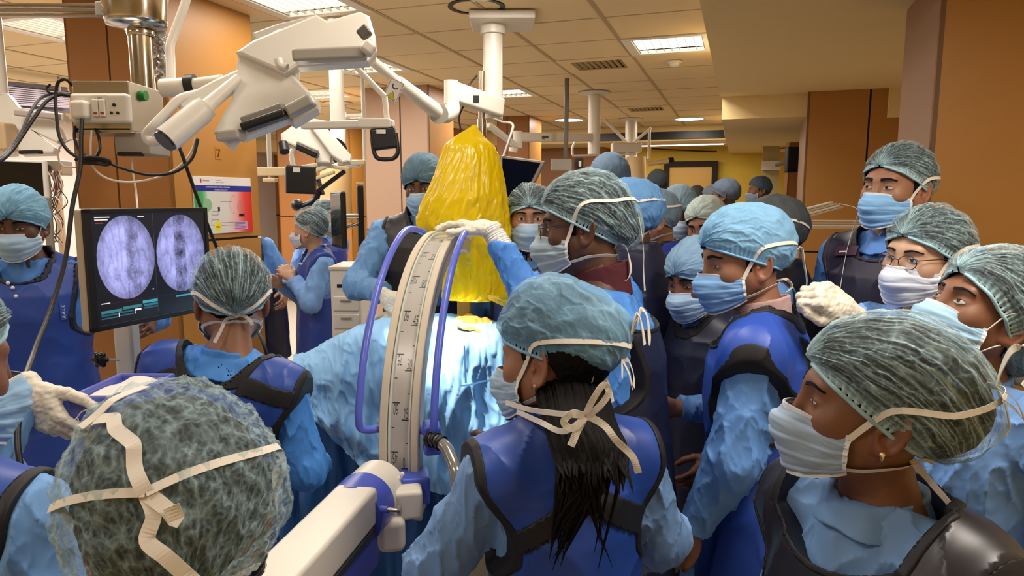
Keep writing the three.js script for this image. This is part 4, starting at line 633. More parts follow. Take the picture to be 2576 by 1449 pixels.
person({ id: 'O', label: 'person in pale bouffant cap beside the thin black screen seen edge-on', px: [824, 545], depth: 5.3, yaw: 60, head: [70, 6, 0], skin: 'fair', cap: { puff: 0.014, res: 48 }, mask: { color: 0xc6d0dc }, gown: 0x7fa9dc, vest: { color: ROYAL }, arms: down, cell: { gown: 0.018 } });
person({ id: 'W', label: 'person in slate cap peeking over the bouffant cap of the man with glasses', px: [1530, 460], depth: 3.7, yaw: 200, head: [200, 4, 0], skin: 'deep', face: false, cap: { kind: 'tie', color: 0x5c7690, puff: 0.02, res: 60, bulge: [[0, 1, 0, 0.015, 0.3]] }, gown: 0x6b9bd2, vest: { color: NAVY }, arms: down });
person({ id: 'X', label: 'distant person from behind, dark cap crossed by white mask ties, near the door', px: [1652, 462], depth: 6.6, yaw: 190, head: [190, 6, 0], skin: 'mid', face: false, cap: { kind: 'tie', color: 0x3a454c, puff: 0.008, res: 40 }, mask: { color: 0xc8d4e0, knot: [0, 0.01, -0.12] }, gown: 0x7f9cc0, vest: { color: NAVY }, arms: down });
person({ id: 'Y', label: 'distant dark-capped person in front of the dark-framed door', px: [1752, 500], depth: 7.0, yaw: 160, head: [160, 6, 0], skin: 'mid', face: false, cap: { kind: 'tie', color: 0x4c5056, puff: 0.008, res: 40 }, gown: 0x7f9cc0, vest: { color: NAVY }, arms: down });
person({ id: 'Z', label: 'distant person in slate cap before the yellow wall, right of the door', px: [1822, 492], depth: 5.6, yaw: -110, head: [-120, 6, 0], skin: 'deep', cap: { kind: 'tie', color: 0x5a6a80, puff: 0.012, res: 40 }, mask: { color: 0xb0c0d0 }, gown: 0x7f9cc0, vest: { color: NAVY }, arms: down });
person({ id: 'ZZ', label: 'distant person in faded cap, half hidden left of the slate cap by the yellow wall', px: [1793, 502], depth: 6.2, yaw: -100, head: [-100, 6, 0], skin: 'mid', cap: { kind: 'tie', color: 0x6a7480, puff: 0.01, res: 40 }, gown: 0x7f9cc0, vest: { color: NAVY }, arms: down });
person({ id: 'AA', label: 'distant person in profile with blue-grey cap in front of the grey doorway', px: [1908, 478], depth: 6.9, yaw: -75, head: [-88, 2, 0], skin: 'mid', cap: { kind: 'tie', color: 0x5d7088, puff: 0.012, res: 40 }, mask: { color: 0xb0c0d0, top: -0.03 }, gown: 0x6f86a8, vest: { color: 0x2a3450 }, arms: down });

// ---------- the x-ray arm: a curved track with scale, blue handles, joint and support arm ----------
const BLUEPAINT = phys(0x4a5cc4, 0.35), CREAMPAINT = std(0xe3ddcf, 0.38), SATIN = std(0xb9b2a6, 0.35, { metalness: 0.35 }), PLATE = 0xbdb8b0;
{
  const P0 = at(1003, 1170, 1.75), hx = 0.13, h = V(hx, 0, -Math.sqrt(1 - hx * hx)), r = V(-h.z, 0, h.x), R = 0.6, Cc = P0.clone().addScaledVector(h, R);
  const t = thing('x_ray_arm', 'large curved x-ray arm with angle scale and blue side handles standing over the draped table', 'x-ray machine', null, V(Cc.x, 0, Cc.z));
  const O = t.position, on = (deg, lat, ra) => { const a = rad(deg); return Cc.clone().sub(O).addScaledVector(h, -Math.cos(a) * (R + ra)).add(V(0, Math.sin(a) * (R + ra), 0)).addScaledVector(r, lat); };
  function sweep(prof, t0, t1, n = 70) {
    const P = [], m = prof.length;
    for (let j = 0; j <= n; j++) for (let i = 0; i <= m; i++) P.push(on(mix(t0, t1, j / n), prof[i % m][0], prof[i % m][1]));
    const g = gridGeo(P, m, n).toNonIndexed(); g.computeVertexNormals(); const cap = (d, flip) => { const s = []; for (let i = 1; i < m - 1; i++) { const q = [0, i, i + 1]; if (flip) q.reverse(); q.forEach(k => { const p = on(d, ...prof[k]); s.push(p.x, p.y, p.z); }); } const c = new THREE.BufferGeometry(); c.setAttribute('position', new THREE.Float32BufferAttribute(s, 3)); c.setAttribute('uv', new THREE.Float32BufferAttribute(new Float32Array(s.length / 3 * 2), 2)); c.computeVertexNormals(); return c; };
    return merge([g, cap(t0, 1), cap(t1, 0)]);
  }
  const A0 = -16, A1 = 108;
  mesh('track', sweep([[-0.052, -0.012], [-0.052, -0.06], [0.052, -0.06], [0.052, -0.012]], A0, A1), SATIN, t);
  for (const s of [-1, 1]) {
    const q = (a, b) => s > 0 ? [[a, -0.016], [b, -0.016], [b, 0.001], [b - 0.002, 0.003], [a + 0.002, 0.003], [a, 0.001]] : [[-b, -0.016], [-a, -0.016], [-a, 0.001], [-a - 0.002, 0.003], [-b + 0.002, 0.003], [-b, 0.001]];
    mesh('rail', sweep(q(0.0335, 0.0545), A0, A1), std(0xcfc3ad, 0.4), t);
    mesh('guide_strip', sweep(q(0.0255, 0.0315).map(p => [p[0], p[1] - 0.004]), A0, A1), std(0xc9d0c6, 0.35), t);
  }
  const scaleTex = canvasTex(256, 2048, (g, w, hh) => {
    g.fillStyle = '#b9b5ae'; g.fillRect(0, 0, w, hh); const Y = d => hh * (1 - (d - A0) / (A1 - A0)); g.fillStyle = '#2a2725'; g.strokeStyle = '#2a2725'; g.font = '62px sans-serif';
    for (let i = 0; i < 9; i++) { const d = 1 + i * 13, n = 45 + 15 * i; g.lineWidth = 5; g.beginPath(); g.moveTo(14, Y(d) - 34); g.lineTo(110, Y(d) - 34); g.stroke(); g.save(); g.translate(96, Y(d) - 28); g.rotate(Math.PI); g.fillText(String(n), 0, 0); g.restore(); g.lineWidth = 4; g.beginPath(); g.moveTo(14, Y(d + 6.5) - 34); g.lineTo(54, Y(d + 6.5) - 34); g.stroke(); }
    for (let i = 0; i < 8; i++) { const d = -1 + i * 13; g.lineWidth = 5; g.beginPath(); g.moveTo(146, Y(d) + 6); g.lineTo(242, Y(d) + 6); g.stroke(); g.fillText(String(15 * i), 168, Y(d)); g.lineWidth = 4; g.beginPath(); g.moveTo(212, Y(d + 6.5)); g.lineTo(242, Y(d + 6.5)); g.stroke(); }
  });
  { const P = [], n = 80; for (let j = 0; j <= n; j++) for (let i = 0; i <= 4; i++) P.push(on(mix(A0, A1, j / n), mix(-0.0262, 0.0262, i / 4), -0.0105)); mesh('scale_plate', gridGeo(P, 4, n, 0.0015), new THREE.MeshStandardMaterial({ map: scaleTex, roughness: 0.35, metalness: 0.2, side: THREE.DoubleSide }), t); }
  for (const s of [-1, 1]) { const pts = [on(9, s * 0.05, -0.03), on(9, s * 0.085, 0.005), on(9.6, s * 0.1, 0.02), on(12, s * 0.103, 0.028)]; for (let d = 18; d <= 74; d += 7) pts.push(on(d, s * mix(0.104, 0.1, d / 80), 0.03)); pts.push(on(80, s * 0.095, 0.025), on(86, s * 0.075, 0.005), on(89, s * 0.05, -0.02)); mesh('handle', tube(pts, 0.0105, 140, 14), phys(0x5a6ad0, 0.3), t); }
  // detector under the yellow bag
  const dt = at(1185, 610, 2.72).sub(O);
  mesh('detector', lathe([[0, 0.12], [0.1, 0.12], [0.11, 0.1], [0.11, -0.1], [0.1, -0.12], [0, -0.12]]).translate(dt.x, dt.y, dt.z), CREAMPAINT, t);
  mesh('detector_arm', rod(on(104, 0, -0.03), V(dt.x, dt.y + 0.1, dt.z), 0.05), CREAMPAINT, t);
  // the carriage that grips the track
  const L = p => p.sub(O), bx = (name, c, w, hh, d, m, rr = 0.008, ry = 0.18) => { const g = box(w, hh, d, 0, 0, 0, rr, 0, ry, 0).translate(c.x, c.y, c.z); return mesh(name, g, m, t); };
  bx('carriage_block', L(at(1040, 1222, 1.74)), 0.085, 0.075, 0.09, BLUEPAINT);
  bx('carriage_bracket', L(at(1024, 1258, 1.68)), 0.078, 0.078, 0.08, CREAMPAINT, 0.012);
  bx('bracket_foot', L(at(985, 1330, 1.66)), 0.07, 0.09, 0.1, CREAMPAINT, 0.02);
  mesh('bracket_screw', merge([[1012, 1192], [1004, 1202]].map(p => { const q = L(at(p[0], p[1], 1.69)); return new THREE.SphereGeometry(0.006, 10, 8).translate(q.x, q.y, q.z); })), M.white, t);
  // rotary joint and support arm
  const ax = V(-0.18, 0, 0.984), J = V(-0.378, 0.858, -1.6).sub(O), jr = (a, b, r1, r2) => rod(J.clone().addScaledVector(ax, a), J.clone().addScaledVector(ax, b), r1, r2, 40);
  mesh('joint_cover', merge([jr(-0.125, -0.02, 0.074, 0.076), jr(-0.135, -0.125, 0.062, 0.074)]), CREAMPAINT, t);
  mesh('joint_ring', merge([jr(-0.03, 0.06, 0.079, 0.079)]), BLUEPAINT, t);
  { const a = L(at(945, 1282, 1.54)), b = L(at(976, 1282, 1.53)), c = L(at(1001, 1284, 1.525)); const lv = mesh('clamp_lever', rod(a, b, 0.0095, 0.008), BLUEPAINT, t); mesh('knob', merge([rod(b, c, 0.005), rod(c, c.clone().add(V(0.008, 0, 0)), 0.012)]), M.chrome, lv); }
  const end = V(-0.322, 0.935, -1.55).sub(O), lx = V(-0.984, 0, -0.18), len = 0.5, mid = end.clone().addScaledVector(lx, 0.052).addScaledVector(ax, len / 2), ry = Math.atan2(ax.x, ax.z);
  const pieceAt = (name, w, hh, y, m, rr, dw = 0) => { const g = box(w, hh, len, 0, 0, 0, rr, 0, ry, 0).translate(mid.x, mid.y + y, mid.z); return mesh(name, g, m, t); };
  pieceAt('support_arm', 0.104, 0.092, -0.046, CREAMPAINT, 0.012); pieceAt('support_stripe', 0.106, 0.02, -0.1, std(0x33363e, 0.4), 0.003); pieceAt('support_base', 0.1, 0.09, -0.155, BLUEPAINT, 0.01);
  const foot = mid.clone().addScaledVector(ax, 0.1); mesh('column', box(0.14, 0.62, 0.2, foot.x, 0.45, foot.z, 0.02, 0, ry, 0), CREAMPAINT, t); mesh('base', box(0.3, 0.1, 0.5, foot.x, 0.1, foot.z, 0.03, 0, ry, 0), BLUEPAINT, t);
  for (const [a, b] of [[-0.12, 0.2], [0.12, 0.2], [-0.12, -0.2], [0.12, -0.2]]) mesh('caster', rod(V(foot.x + a - 0.015, 0.04, foot.z + b), V(foot.x + a + 0.015, 0.04, foot.z + b), 0.04), M.black, t);
  // blue cable socket and hose on the right of the track
  bx('socket_block', L(at(1086, 1100, 1.76)), 0.046, 0.082, 0.07, BLUEPAINT, 0.01);
  const hs = [[1074, 1106, 1.72], [1098, 1108, 1.7], [1118, 1122, 1.68], [1134, 1150, 1.65], [1146, 1185, 1.62], [1150, 1230, 1.6]].map(p => L(at(...p)));
  const hose = mesh('hose', tube(hs, 0.0165, 60, 14), phys(0x8d8a84, 0.15, { clearcoat: 1, metalness: 0.3 }), t);
  const cv = new THREE.CatmullRomCurve3(hs); for (let k = 0; k < 6; k++) { const p = cv.getPoint(0.02 + k * 0.055), q = cv.getPoint(0.05 + k * 0.055); mesh('collar_ring', rod(p, q, k % 2 ? 0.021 : 0.018), M.black, hose); }
}
// ---------- the yellow bag over the detector ----------
{
  const D = 2.72, rows = [[314, 1190, 1199], [326, 1172, 1206], [345, 1140, 1222], [368, 1116, 1248], [395, 1106, 1262], [440, 1088, 1275], [490, 1066, 1286], [535, 1047, 1292], [565, 1043, 1296], [590, 1062, 1298], [620, 1085, 1299], [660, 1105, 1299], [700, 1112, 1300], [735, 1108, 1300], [748, 1106, 1300]];
  const nu = 150, nv = 120, P = [], cL = new THREE.CatmullRomCurve3(rows.map(r => V(r[1], r[0], 0))), cR = new THREE.CatmullRomCurve3(rows.map(r => V(r[2], r[0], 0)));
  const c0 = at(1180, 560, D), t = thing('plastic_bag', 'bright yellow plastic bag draped over the detector head beside the curved track', 'bag', null, V(c0.x, 1.2, c0.z));
  for (let j = 0; j <= nv; j++) {
    const f = j / nv, l = cL.getPoint(f), q = cR.getPoint(f), a = at(l.x, l.y, D), b = at(q.x, q.y, D), mx = (a.x + b.x) / 2, rr = (b.x - a.x) / 2 * 0.95;
    for (let i = 0; i <= nu; i++) {
      const th = i / nu * Math.PI * 2, cx = Math.cos(th), sz = Math.sin(th), n = noise(cx * 2.2, f * 1.6, sz * 2.2), fo = ridge(noise(cx * 2.4 + f * 2.5, f * 2.4, sz * 2.4)), f2 = ridge(noise(cx * 5 - f * 3, f * 5, sz * 5 + 4)), low = sstep(0.55, 1, f), flute = low * 0.014 * Math.sin(th * 17 + 2 * n) ;
      const k = 1 + (0.06 * n - 0.03 * (fo - 0.3) - 0.03 * (f2 - 0.3) - 0.03 * ridge(noise(cx * 5 + f * 6, f * 7, sz * 5))) * sstep(0, 0.25, f) + flute, hem = j === nv ? 0.99 : 1;
      P.push(V(mx + cx * rr * k * hem - t.position.x, mix(a.y, b.y, (cx + 1) / 2) - 0.02 * low * Math.max(0, cx) * n - 1.2, c0.z + sz * Math.min(rr, 0.17) * 0.9 * k * hem - t.position.z));
    }
  }
  const yel = phys(0xf2d200, 0.26, { transmission: 0.25, thickness: 0, side: THREE.DoubleSide });
  mesh('bag_sheet', gridGeo(P, nu, nv), yel, t);
  const fl = [[[1225, 738], [1258, 745], [1296, 735]], [[1230, 752], [1262, 756], [1299, 745]], [[1242, 758], [1268, 766], [1294, 760]], [[1252, 762], [1270, 770], [1284, 766]]].map((r, j) => r.map((p, i) => at(p[0], p[1], 2.58 - 0.02 * (i === 1) + 0.01 * j).sub(t.position)));
  mesh('loose_flap', sheet(fl, 18, 12, (p, u, v) => { p.z += 0.008 * noise(u * 5, v * 4, 3); }, 0.002), yel, t);
}
// tan housing below the bag
{ const c = at(1168, 778, 2.72), t = thing('tube_housing', 'tan upright housing below the yellow bag, behind the blue handle', 'machine part', null, V(c.x, 0, c.z)); const y1 = at(1168, 735, 2.72).y; mesh('housing', box(0.055, y1 - 1.0, 0.05, 0, (y1 + 1.0) / 2, 0, 0.008), std(0xb98a2a, 0.5), t); mesh('cap', lathe([[0, 0.01], [0.02, 0.01], [0.024, 0]]).rotateX(Math.PI / 2).translate(0.02, 1.14, 0.028), std(0xe7c24a, 0.4), t); mesh('collar', box(0.075, 0.03, 0.07, 0, y1 - 0.01, 0, 0.008), std(0x9c7420, 0.5), t); }
// ---------- the operating table under its sheets ----------
{
  const tp = at(1030, 830, 2.62), t = thing('operating_table', 'operating table hidden under light blue sterile sheets', 'table', null, V(tp.x, 0, tp.z));
  mesh('table_top', box(1.0, 0.06, 0.3, 0.3, 1.0, 0, 0.02), M.dark, t); mesh('pedestal', box(0.3, 0.92, 0.26, 0.3, 0.53, 0, 0.03), M.steel, t); mesh('base', box(0.7, 0.08, 0.36, 0.3, 0.04, 0, 0.02), M.grey, t);
  const X = [738, 800, 870, 950, 1040, 1130, 1220, 1310, 1420], row = (ys, ds, dx = 0) => X.map((x, i) => at(x + dx * (1 - i / 8), Array.isArray(ys) ? ys[i] : ys, Array.isArray(ds) ? ds[i] : ds));
  const rows = [row([900, 880, 850, 815, 803, 803, 812, 818, 820], 2.86), row([898, 872, 838, 806, 798, 798, 806, 812, 815], 2.72), row([905, 888, 866, 845, 838, 838, 842, 846, 850], [2.6, 2.55, 2.5, 2.46, 2.44, 2.44, 2.44, 2.44, 2.44]), row([950, 945, 940, 930, 930, 930, 930, 930, 930], [2.52, 2.48, 2.42, 2.4, 2.38, 2.38, 2.38, 2.38, 2.38], 6), row([1000, 1010, 1030, 1040, 1040, 1040, 1040, 1040, 1040], [2.47, 2.44, 2.4, 2.38, 2.37, 2.37, 2.37, 2.37, 2.37], 14), row([1030, 1070, 1110, 1130, 1140, 1150, 1150, 1150, 1150], [2.44, 2.42, 2.38, 2.37, 2.36, 2.36, 2.36, 2.36, 2.36], 26), row([1046, 1110, 1165, 1196, 1230, 1250, 1260, 1260, 1260], [2.43, 2.41, 2.38, 2.37, 2.36, 2.36, 2.36, 2.36, 2.36], 40)];
  const d = thing('drape', 'light blue crinkled sterile sheet over the operating table, brightly lit in the middle', 'drape', null, V(tp.x, 1, tp.z));
  mesh('sheet', sheet(rows.map(r => r.map(p => p.sub(d.position))), 190, 130, (p, u, v) => { const k = sstep(0.12, 0.4, v), f = ridge(noise(u * 9 + v * 1.2, v * 1.8, 3)), g = ridge(noise(u * 22, v * 7, 8)), b = noise(u * 4, v * 3, 5); p.z += k * (0.022 * (f - 0.3) + 0.008 * (g - 0.3) + 0.03 * b); p.y += (1 - k) * (0.006 * (g - 0.3) + 0.012 * b) + 0.004 * (f - 0.3); }, 0.003), cloth(0x86bdee, 0.6, { sheen: 0.2 }), d);
  for (const [x0, y0, x1, y1] of [[1158, 970, 1235, 958], [1168, 870, 1172, 965]]) { const pts = [], nr = []; for (let i = 0; i <= 6; i++) { pts.push(at(mix(x0, x1, i / 6), mix(y0, y1, i / 6) + 2 * Math.sin(i), 2.325).sub(d.position)); nr.push(V(0, 0.2, 1).normalize()); } mesh('seam', ribbon(pts, nr, 0.006), std(0x3f74ad, 0.8), d); }
  const s = thing('table_skirt', 'darker blue lower sheet hanging under the light blue drape', 'drape', null, V(tp.x, 0.5, tp.z));
  const sr = [[1000, 2.56], [1120, 2.56], [1260, 2.55], [1420, 2.54], [1620, 2.54]].map(([y, dd]) => [700, 800, 920, 1060, 1200, 1340].map(x => at(x, y, dd).sub(s.position)));
  mesh('sheet', sheet(sr, 90, 50, (p, u, v) => { p.z += 0.04 * noise(u * 9, v * 2, 1) + 0.02 * ridge(noise(u * 16, v * 2, 4)); }, 0.003), cloth(0x2f66a8, 0.7), s);
  const fm = thing('incise_film', 'orange and white sterile film on top of the drape beside the tan housing', 'film', null, at(1195, 815, 2.6));
  const fr = [[[1150, 806], [1195, 803], [1240, 812]], [[1148, 824], [1195, 826], [1236, 838]], [[1150, 836], [1192, 842], [1232, 856]]].map((r, j) => r.map(p => at(p[0], p[1], 2.62 - 0.09 * j).add(V(0, 0.012, 0)).sub(fm.position)));
  mesh('film', sheet(fr, 20, 14, (p, u, v) => { p.y += 0.008 * noise(u * 4, v * 4, 7); }, 0.002), phys(0xf0a050, 0.35), fm);
}
// ---------- the x-ray monitor on its post ----------
{
  const TL = at(206, 526, 1.7), TR = at(518, 522, 2.08), BL = at(229, 838, 1.7), ex = TR.clone().sub(TL), w = ex.length(); ex.normalize(); const e0 = TL.clone().sub(BL), h = e0.length(), ey = e0.addScaledVector(ex, -e0.dot(ex)).normalize(), ez = ex.clone().cross(ey), ctr = TL.clone().addScaledVector(ex, w / 2).addScaledVector(ey, -h / 2);
  const t = thing('monitor', 'monitor showing two oval spine x-rays, behind the woman in the shiny bouffant cap', 'monitor', null, V(ctr.x, 0, ctr.z)), B = new THREE.Matrix4().makeBasis(ex, ey, ez).setPosition(0, ctr.y, 0), put = g => g.applyMatrix4(B);
  mesh('back_shell', put(box(w, h, 0.03, 0, 0, -0.02, 0.008)), std(0xb9a890, 0.4), t); mesh('bezel', put(merge([box(w, 0.012, 0.012, 0, h / 2 - 0.006, 0, 0.002), box(w, 0.014, 0.012, 0, -h / 2 + 0.007, 0, 0.002), box(0.02, h, 0.012, -w / 2 + 0.01, 0, 0, 0.002), box(0.012, h, 0.012, w / 2 - 0.006, 0, 0, 0.002)])), M.black, t);
  const tex = canvasTex(1280, 960, (g, W2, H2) => {
    g.fillStyle = '#17171c'; g.fillRect(0, 0, W2, H2); const r = rng(5);
    const img = (cx, cy, rx, ry, dark, sx, seed) => {
      const N = 220, id = g.createImageData(N, N);
      for (let y = 0; y < N; y++) for (let x = 0; x < N; x++) {
        const u = x / N * 2 - 1, v = y / N * 2 - 1, rr = Math.hypot(u, v), k = (y * N + x) * 4; if (rr > 1) { id.data[k + 3] = 0; continue; }
        let L = 0.86 - 0.16 * Math.max(0, u) + 0.09 * noise(u * 2.2, v * 2.2, seed) + 0.05 * noise(u * 9, v * 9, seed) + 0.03 * noise(u * 30, v * 30, seed);
        const sp = Math.abs(u - sx) / 0.24, vert = 0.5 + 0.5 * Math.sin(v * 15 + seed); if (sp < 1) L -= dark * (1 - sp * sp * 0.92) * (0.55 + 0.45 * vert) * (0.7 + 0.3 * noise(u * 12, v * 14, seed + 2)) * (1 - 0.4 * sstep(0.2, 0.9, v) * (dark < 0.4 ? 1 : 0.4)); const ed = Math.abs(sp - 0.85); if (ed < 0.2) L -= dark * 0.45 * (1 - ed / 0.2) * (0.4 + 0.6 * vert) * (0.6 + 0.4 * noise(u * 9, v * 9, seed + 4));
        L -= 0.13 * ridge(noise(u * 3 + 3, v * 1.4, seed + 7)) + 0.08 * ridge(noise(u * 5, v * 4, seed + 9)) * sstep(-0.2, 0.6, v); L *= 1 - 0.22 * sstep(0.7, 1, rr); L = clamp(L);
        id.data[k] = (0.74 * L + 0.05) * 235; id.data[k + 1] = (0.78 * L + 0.04) * 235; id.data[k + 2] = Math.min(1, 0.98 * L + 0.08) * 252; id.data[k + 3] = 255;
      }
      const c2 = document.createElement('canvas'); c2.width = c2.height = N; c2.getContext('2d').putImageData(id, 0, 0); g.drawImage(c2, cx - rx, cy - ry, rx * 2, ry * 2);
    };
    img(330, 390, 305, 372, 0.34, 0.2, 3); img(958, 395, 302, 372, 0.55, -0.05, 8);
    g.fillStyle = '#3b3b44'; g.fillRect(636, 0, 5, H2 - 40); g.fillStyle = '#dadade'; g.fillRect(30, 28, 150, 9); g.fillRect(30, 50, 130, 9); g.fillStyle = '#a03030'; g.fillRect(36, 78, 80, 8); g.fillStyle = '#cfcfd6'; g.fillRect(470, 30, 70, 8); g.fillRect(40, 770, 90, 8); g.fillRect(590, 700, 14, 12);
    for (const [x, y, w2, h2, c] of [[34, 838, 210, 26, '#2f6f7c'], [256, 826, 200, 26, '#2f6f7c'], [470, 800, 170, 26, '#3a93a3'], [34, 872, 170, 14, '#27555f'], [215, 866, 150, 14, '#27555f'], [480, 834, 160, 20, '#2c6a76'], [34, 900, 170, 12, '#27555f'], [215, 894, 150, 12, '#27555f'], [480, 862, 160, 14, '#27555f'], [380, 862, 70, 16, '#e9edf0'], [860, 800, 220, 18, '#3a93a3'], [0, 780, 1280, 3, '#2b2b31']]) { g.fillStyle = c; g.fillRect(x, y, w2, h2); }
    g.fillStyle = '#d8d8da'; for (let k = 0; k < 7; k++) g.fillRect(206 + (k % 2) * 170, 872 + k * 5, 9, 9);
  });
  mesh('screen', put(new THREE.PlaneGeometry(w - 0.032, h - 0.026).translate(0.004, 0.001, 0.003)), new THREE.MeshStandardMaterial({ map: tex, emissive: 0xffffff, emissiveMap: tex, emissiveIntensity: 0.75, roughness: 0.25, side: THREE.DoubleSide }), t);
  const L = new THREE.RectAreaLight(0xc8d0ff, 0.9, w - 0.06, h - 0.06); L.position.copy(V(0, ctr.y, 0).addScaledVector(ez, 0.012)); L.lookAt(L.position.clone().addScaledVector(ez, -1)); const wl = L; t.add(wl); wl.position.copy(V(0, ctr.y, 0).addScaledVector(ez, 0.012)); { const m = new THREE.Matrix4().makeBasis(ex.clone().negate(), ey, ez.clone().negate()); wl.quaternion.setFromRotationMatrix(m); }
  const pp = at(316, 800, 1.95).sub(t.position); mesh('post', merge([box(0.055, ctr.y - 0.02, 0.05, pp.x, (ctr.y - 0.02) / 2, pp.z, 0.01)]), std(0xcfcac0, 0.4), t); mesh('base', box(0.4, 0.05, 0.3, pp.x, 0.03, pp.z, 0.02), M.grey, t);
  const ka = at(252, 905, 1.78).sub(t.position), kb = at(300, 905, 1.86).sub(t.position), kn = mesh('clamp_shaft', rod(ka, kb, 0.004), M.chrome, t), kg = [new THREE.SphereGeometry(0.016, 16, 12).translate(ka.x, ka.y, ka.z)];
  for (let i = 0; i < 6; i++) kg.push(new THREE.SphereGeometry(0.0085, 12, 10).translate(ka.x + Math.cos(i * 1.047) * 0.016, ka.y + Math.sin(i * 1.047) * 0.016, ka.z)); mesh('star_knob', nets((x, y, z) => { let d = Math.hypot(x - ka.x, y - ka.y, (z - ka.z) * 1.3) - 0.017; for (let i = 0; i < 6; i++) d = smin(d, Math.hypot(x - ka.x - Math.cos(i * 1.047) * 0.016, y - ka.y - Math.sin(i * 1.047) * 0.016, (z - ka.z)) - 0.0075, 0.004); return d; }, [ka.x - 0.03, ka.y - 0.03, ka.z - 0.022], [ka.x + 0.03, ka.y + 0.03, ka.z + 0.022], 0.0022), phys(0x0b0b0c, 0.2), kn);
}
// ---------- the trolley with the blue tray at the left ----------
{
  const c = V(-0.905, 0, -1.535), t = thing('trolley', 'cream instrument trolley with a blue rimmed tray top at the left', 'trolley', null, c);
  mesh('cabinet', box(0.11, 1.02, 0.17, 0, 0.6, 0, 0.012), std(0xdcc9a0, 0.5), t); const y = 1.155;
  for (const [w, d, x, z] of [[0.14, 0.014, 0, 0.096], [0.14, 0.014, 0, -0.096], [0.014, 0.2, -0.064, 0], [0.014, 0.2, 0.064, 0]]) mesh('tray_rim', box(w, 0.075, d, x, y, z, 0.007), phys(0x5560b8, 0.4), t);
  mesh('tray_floor', box(0.13, 0.012, 0.19, 0, y + 0.015, 0, 0.003), phys(0x5560b8, 0.4), t);
  const p = []; mesh('plinth', box(0.1, 0.06, 0.15, 0, 0.05, 0, 0.01), M.dark, t);
  const pr = [[-0.13, 0.085], [-0.13, 0.03], [-0.13, -0.03], [-0.13, -0.085]].map(([x, z], j) => [-0.055, -0.03, 0.01, 0.04, 0.055].map((xx, i) => V(c.x + xx, y + 0.032 + 0.012 * noise(i, j, 2) + (i === 0 ? -0.008 : 0), c.z + z)));
  const pa = thing('cloth', 'white cloth lying in the blue rimmed tray', 'cloth', null, V(c.x, y, c.z)); mesh('cloth_sheet', sheet(pr.map(r => r.map(q => q.sub(pa.position))), 24, 18, null, 0.002), std(0xe8e2da, 0.8), pa);
  const w = thing('thin_wire', 'thin white wire looping below the blue tray rim', 'cable', null, at(200, 1048, 1.42)); mesh('wire', tube([[140, 1045], [165, 1056], [190, 1054], [206, 1036], [240, 1024], [262, 1014]].map(q => at(q[0], q[1], 1.42).sub(w.position)), 0.0016, 60, 6), std(0xe8e6e0, 0.5), w); mesh('wire_end', tube([[196, 1052], [199, 1075], [196, 1100]].map(q => at(q[0], q[1], 1.42).sub(w.position)), 0.0014, 24, 6), std(0xe8e6e0, 0.5), w);
}
// ---------- loose hair of the woman in the tie cap ----------
{
  const F = PEOPLE.F, inv = new THREE.Matrix4().makeRotationY(-F.yaw), r = rng(21), gs = [];
  for (let k = 0; k < 130; k++) {
    const u = r(), w = r(), side = u - 0.5, long = r() < 0.3, lenE = long ? mix(1300, 1440, r()) : mix(1185, 1260, r());
    const ex = long ? (r() < 0.75 ? mix(1380, 1420, r()) : mix(1500, 1540, r())) : mix(1400, 1585, u) + (r() - 0.5) * 30;
    const pts = [[mix(1345, 1520, u), mix(955, 985, w), 1.29 - 0.04 * Math.cos(side * 3)], [mix(1370, 1540, u), 1050 + 10 * w, 1.2 - 0.05 * Math.cos(side * 3)], [mix(1395, 1575, u), 1140 + 15 * w, 1.13 - 0.03 * Math.cos(side * 3)], [ex + (r() - 0.5) * 14, lenE, 1.085 - 0.015 * w]].map(p => at(...p).sub(F.root.position).applyMatrix4(inv));
    const cv = new THREE.CatmullRomCurve3(pts), n = 16, P = [], R0 = 0.0045 + 0.004 * r(); for (let j = 0; j <= n; j++) { const t = j / n, p = cv.getPoint(t), rr = R0 * Math.pow(1 - t, 0.4) * (0.7 + 0.5 * Math.sin(Math.PI * t)) + 0.0004; for (let i = 0; i <= 5; i++) { const a = i / 5 * Math.PI * 2; P.push(V(p.x + Math.cos(a) * rr, p.y, p.z + Math.sin(a) * rr)); } } gs.push(gridGeo(P, 5, n));
  }
  const m = mesh('long_hair', merge(gs), HAIR, F.root); m.userData.kind = 'stuff';
}
// white double stitching on the charcoal apron
{
  const I = PEOPLE.I, gs = [];
  for (const [x0, y0, x1, y1] of [[0.07, 0.40, 0.02, 0.1], [0.085, 0.40, 0.035, 0.1], [0.12, 0.39, 0.085, 0.16], [0.132, 0.39, 0.1, 0.16]]) for (let k = 0; k < 26; k++) {
    const f = k / 26, x = mix(x0, x1, f) + 0.008 * Math.sin(f * 3), y = mix(y0, y1, f) * I.s; let r = 0.35; const pt = z => { const b = I.bend([x, I.hip + y, z]); I.unbend(...b); return I.torso(0.034, -0.4); }; let z = 0.3; for (let i = 0; i < 40; i++) z -= pt(z) * 0.8; const b = I.bend([x, I.hip + y, z + 0.0015]); const g = new THREE.SphereGeometry(0.0022, 6, 5); g.scale(0.8, 1.6, 0.8); gs.push(g.translate(...b));
  }
  mesh('stitching', merge(gs), std(0xe8e8e8, 0.7), I.root).userData.kind = 'stuff';
}

// ---------- ceiling pendant with sockets ----------
const PW = phys(0xdad4c8, 0.35), PG = std(0x9b968c, 0.4), LAMPW = phys(0xd9d5cb, 0.32);
